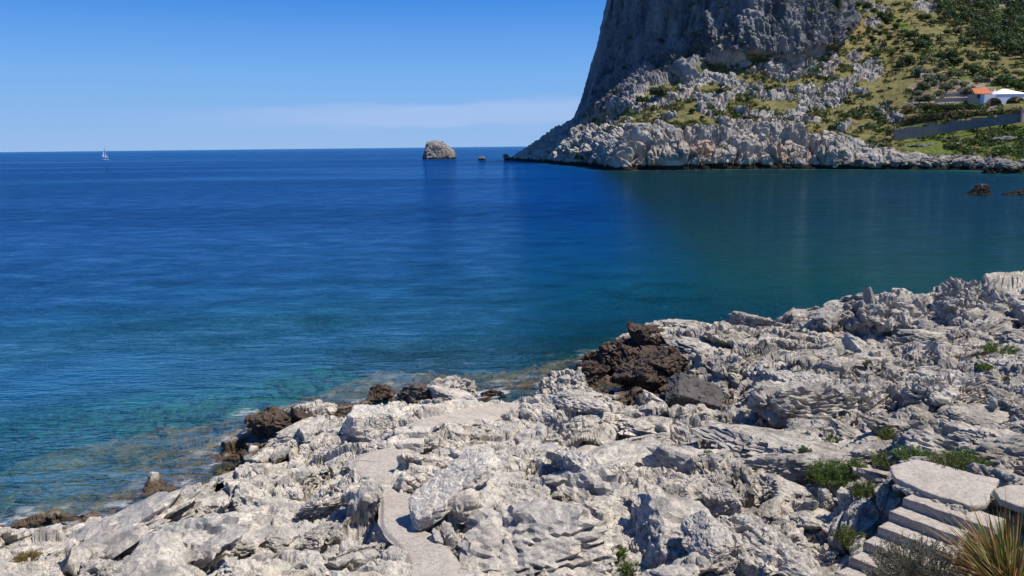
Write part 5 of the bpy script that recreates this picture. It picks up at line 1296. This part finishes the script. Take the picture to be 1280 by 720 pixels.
o = mb.build('gatepost', MAT_PINK, bevel=.04); o.location = gp; tag(o, 'squat pink gatepost at the right end of the grey wall', 'gatepost')
for k, (px, py, w_, lab) in enumerate([(1165, 181.5, 13, 'long thin rock ledge with a dark underside in the green bank'), (1268, 173, 11, 'rock ledge in the green bank at the right edge below the wall'), (1196, 175, 12, 'higher rock ledge in the middle of the green bank')]):
    p = hdrop(px, py); V, Fc = rock_geo((w_*.8, 4.5, 1.7), 90+k, rough=1.1, sub=4); o = mesh_from('rock_ledge', V, Fc, MAT_FARB); o.location = p+np.array([0, 1.6, -.45]); tag(o, lab, 'rock')

# ------------------------------------------------------------------ sailing boat
MAT_SAIL = simple_mat('sailcloth', (.80, .79, .80), .8, 1, .05, 0); MAT_HULL = simple_mat('boat_hull', (.82, .82, .82), .35, 1, .04, 0); MAT_MAST = simple_mat('mast', (.35, .35, .36), .4, 1, .1, 0)
bp = PZ(131.5, 200.3, 0); bu = bp[1]/FPX
boat = empty('sailing_boat', bp); tag(boat, 'white sailing boat with two sails set far out on the sea', 'boat')
Lh = 8.6*bu; st_ = np.linspace(-.5, .5, 15); V = []
for t in st_:
    wb = .15*Lh*(1-(abs(t+.08)/.58)**2.4)*.5+.02; zt = .095*Lh+.03*Lh*(t+.5)**2
    for yy, zz_ in ((-1, 1), (-.92, .45), (-.5, -.05), (0, -.15), (.5, -.05), (.92, .45), (1, 1)): V.append((t*Lh, yy*wb, zz_*zt))
mb = MB(); k = 7
mb.add(V, [(i*k+j, (i+1)*k+j, (i+1)*k+j+1, i*k+j+1) for i in range(14) for j in range(k-1)]+[(i*k, i*k+k-1, (i+1)*k+k-1, (i+1)*k) for i in range(14)])
hull = mb.build('hull', MAT_HULL, boat)
mb = MB(); mb.box((-.06*Lh, 0, .125*Lh), (.32*Lh, .09*Lh, .05*Lh)); mb.build('cabin', MAT_HULL, hull, bevel=.05)
mb = MB(); mb.tube([(.06*Lh, 0, 0), (.06*Lh, 0, 15.4*bu)], [.10, .07], 6); mast = mb.build('mast', MAT_MAST, boat)
mb = MB(); mb.tube([(.06*Lh, 0, 3.3*bu), (-.40*Lh, -.3, 3.2*bu)], .07, 6); mb.build('boom', MAT_MAST, mast)
def sail(name, A, B, Cc, belly):
    V, nn = [], 10
    for i in range(nn+1):
        for j in range(nn+1):
            u, v = i/nn, j/nn; p = np.array(A)*(1-v)+(np.array(B)*(1-u)+np.array(Cc)*u)*v
            V.append(p+np.array([0, 1, 0])*belly*math.sin(math.pi*u)*math.sin(math.pi*v))
    o = mesh_from(name, V, grid_faces(nn+1, nn+1), MAT_SAIL, boat, True); m = o.modifiers.new('thick', 'SOLIDIFY'); m.thickness = .03
sail('mainsail', (.05*Lh, 0, 15.0*bu), (-.40*Lh, -.3, 3.5*bu), (.05*Lh, 0, 3.4*bu), .5)
sail('jib', (.08*Lh, 0, 10.8*bu), (.50*Lh, -.2, 2.6*bu), (.10*Lh, -.3, 2.4*bu), .5)
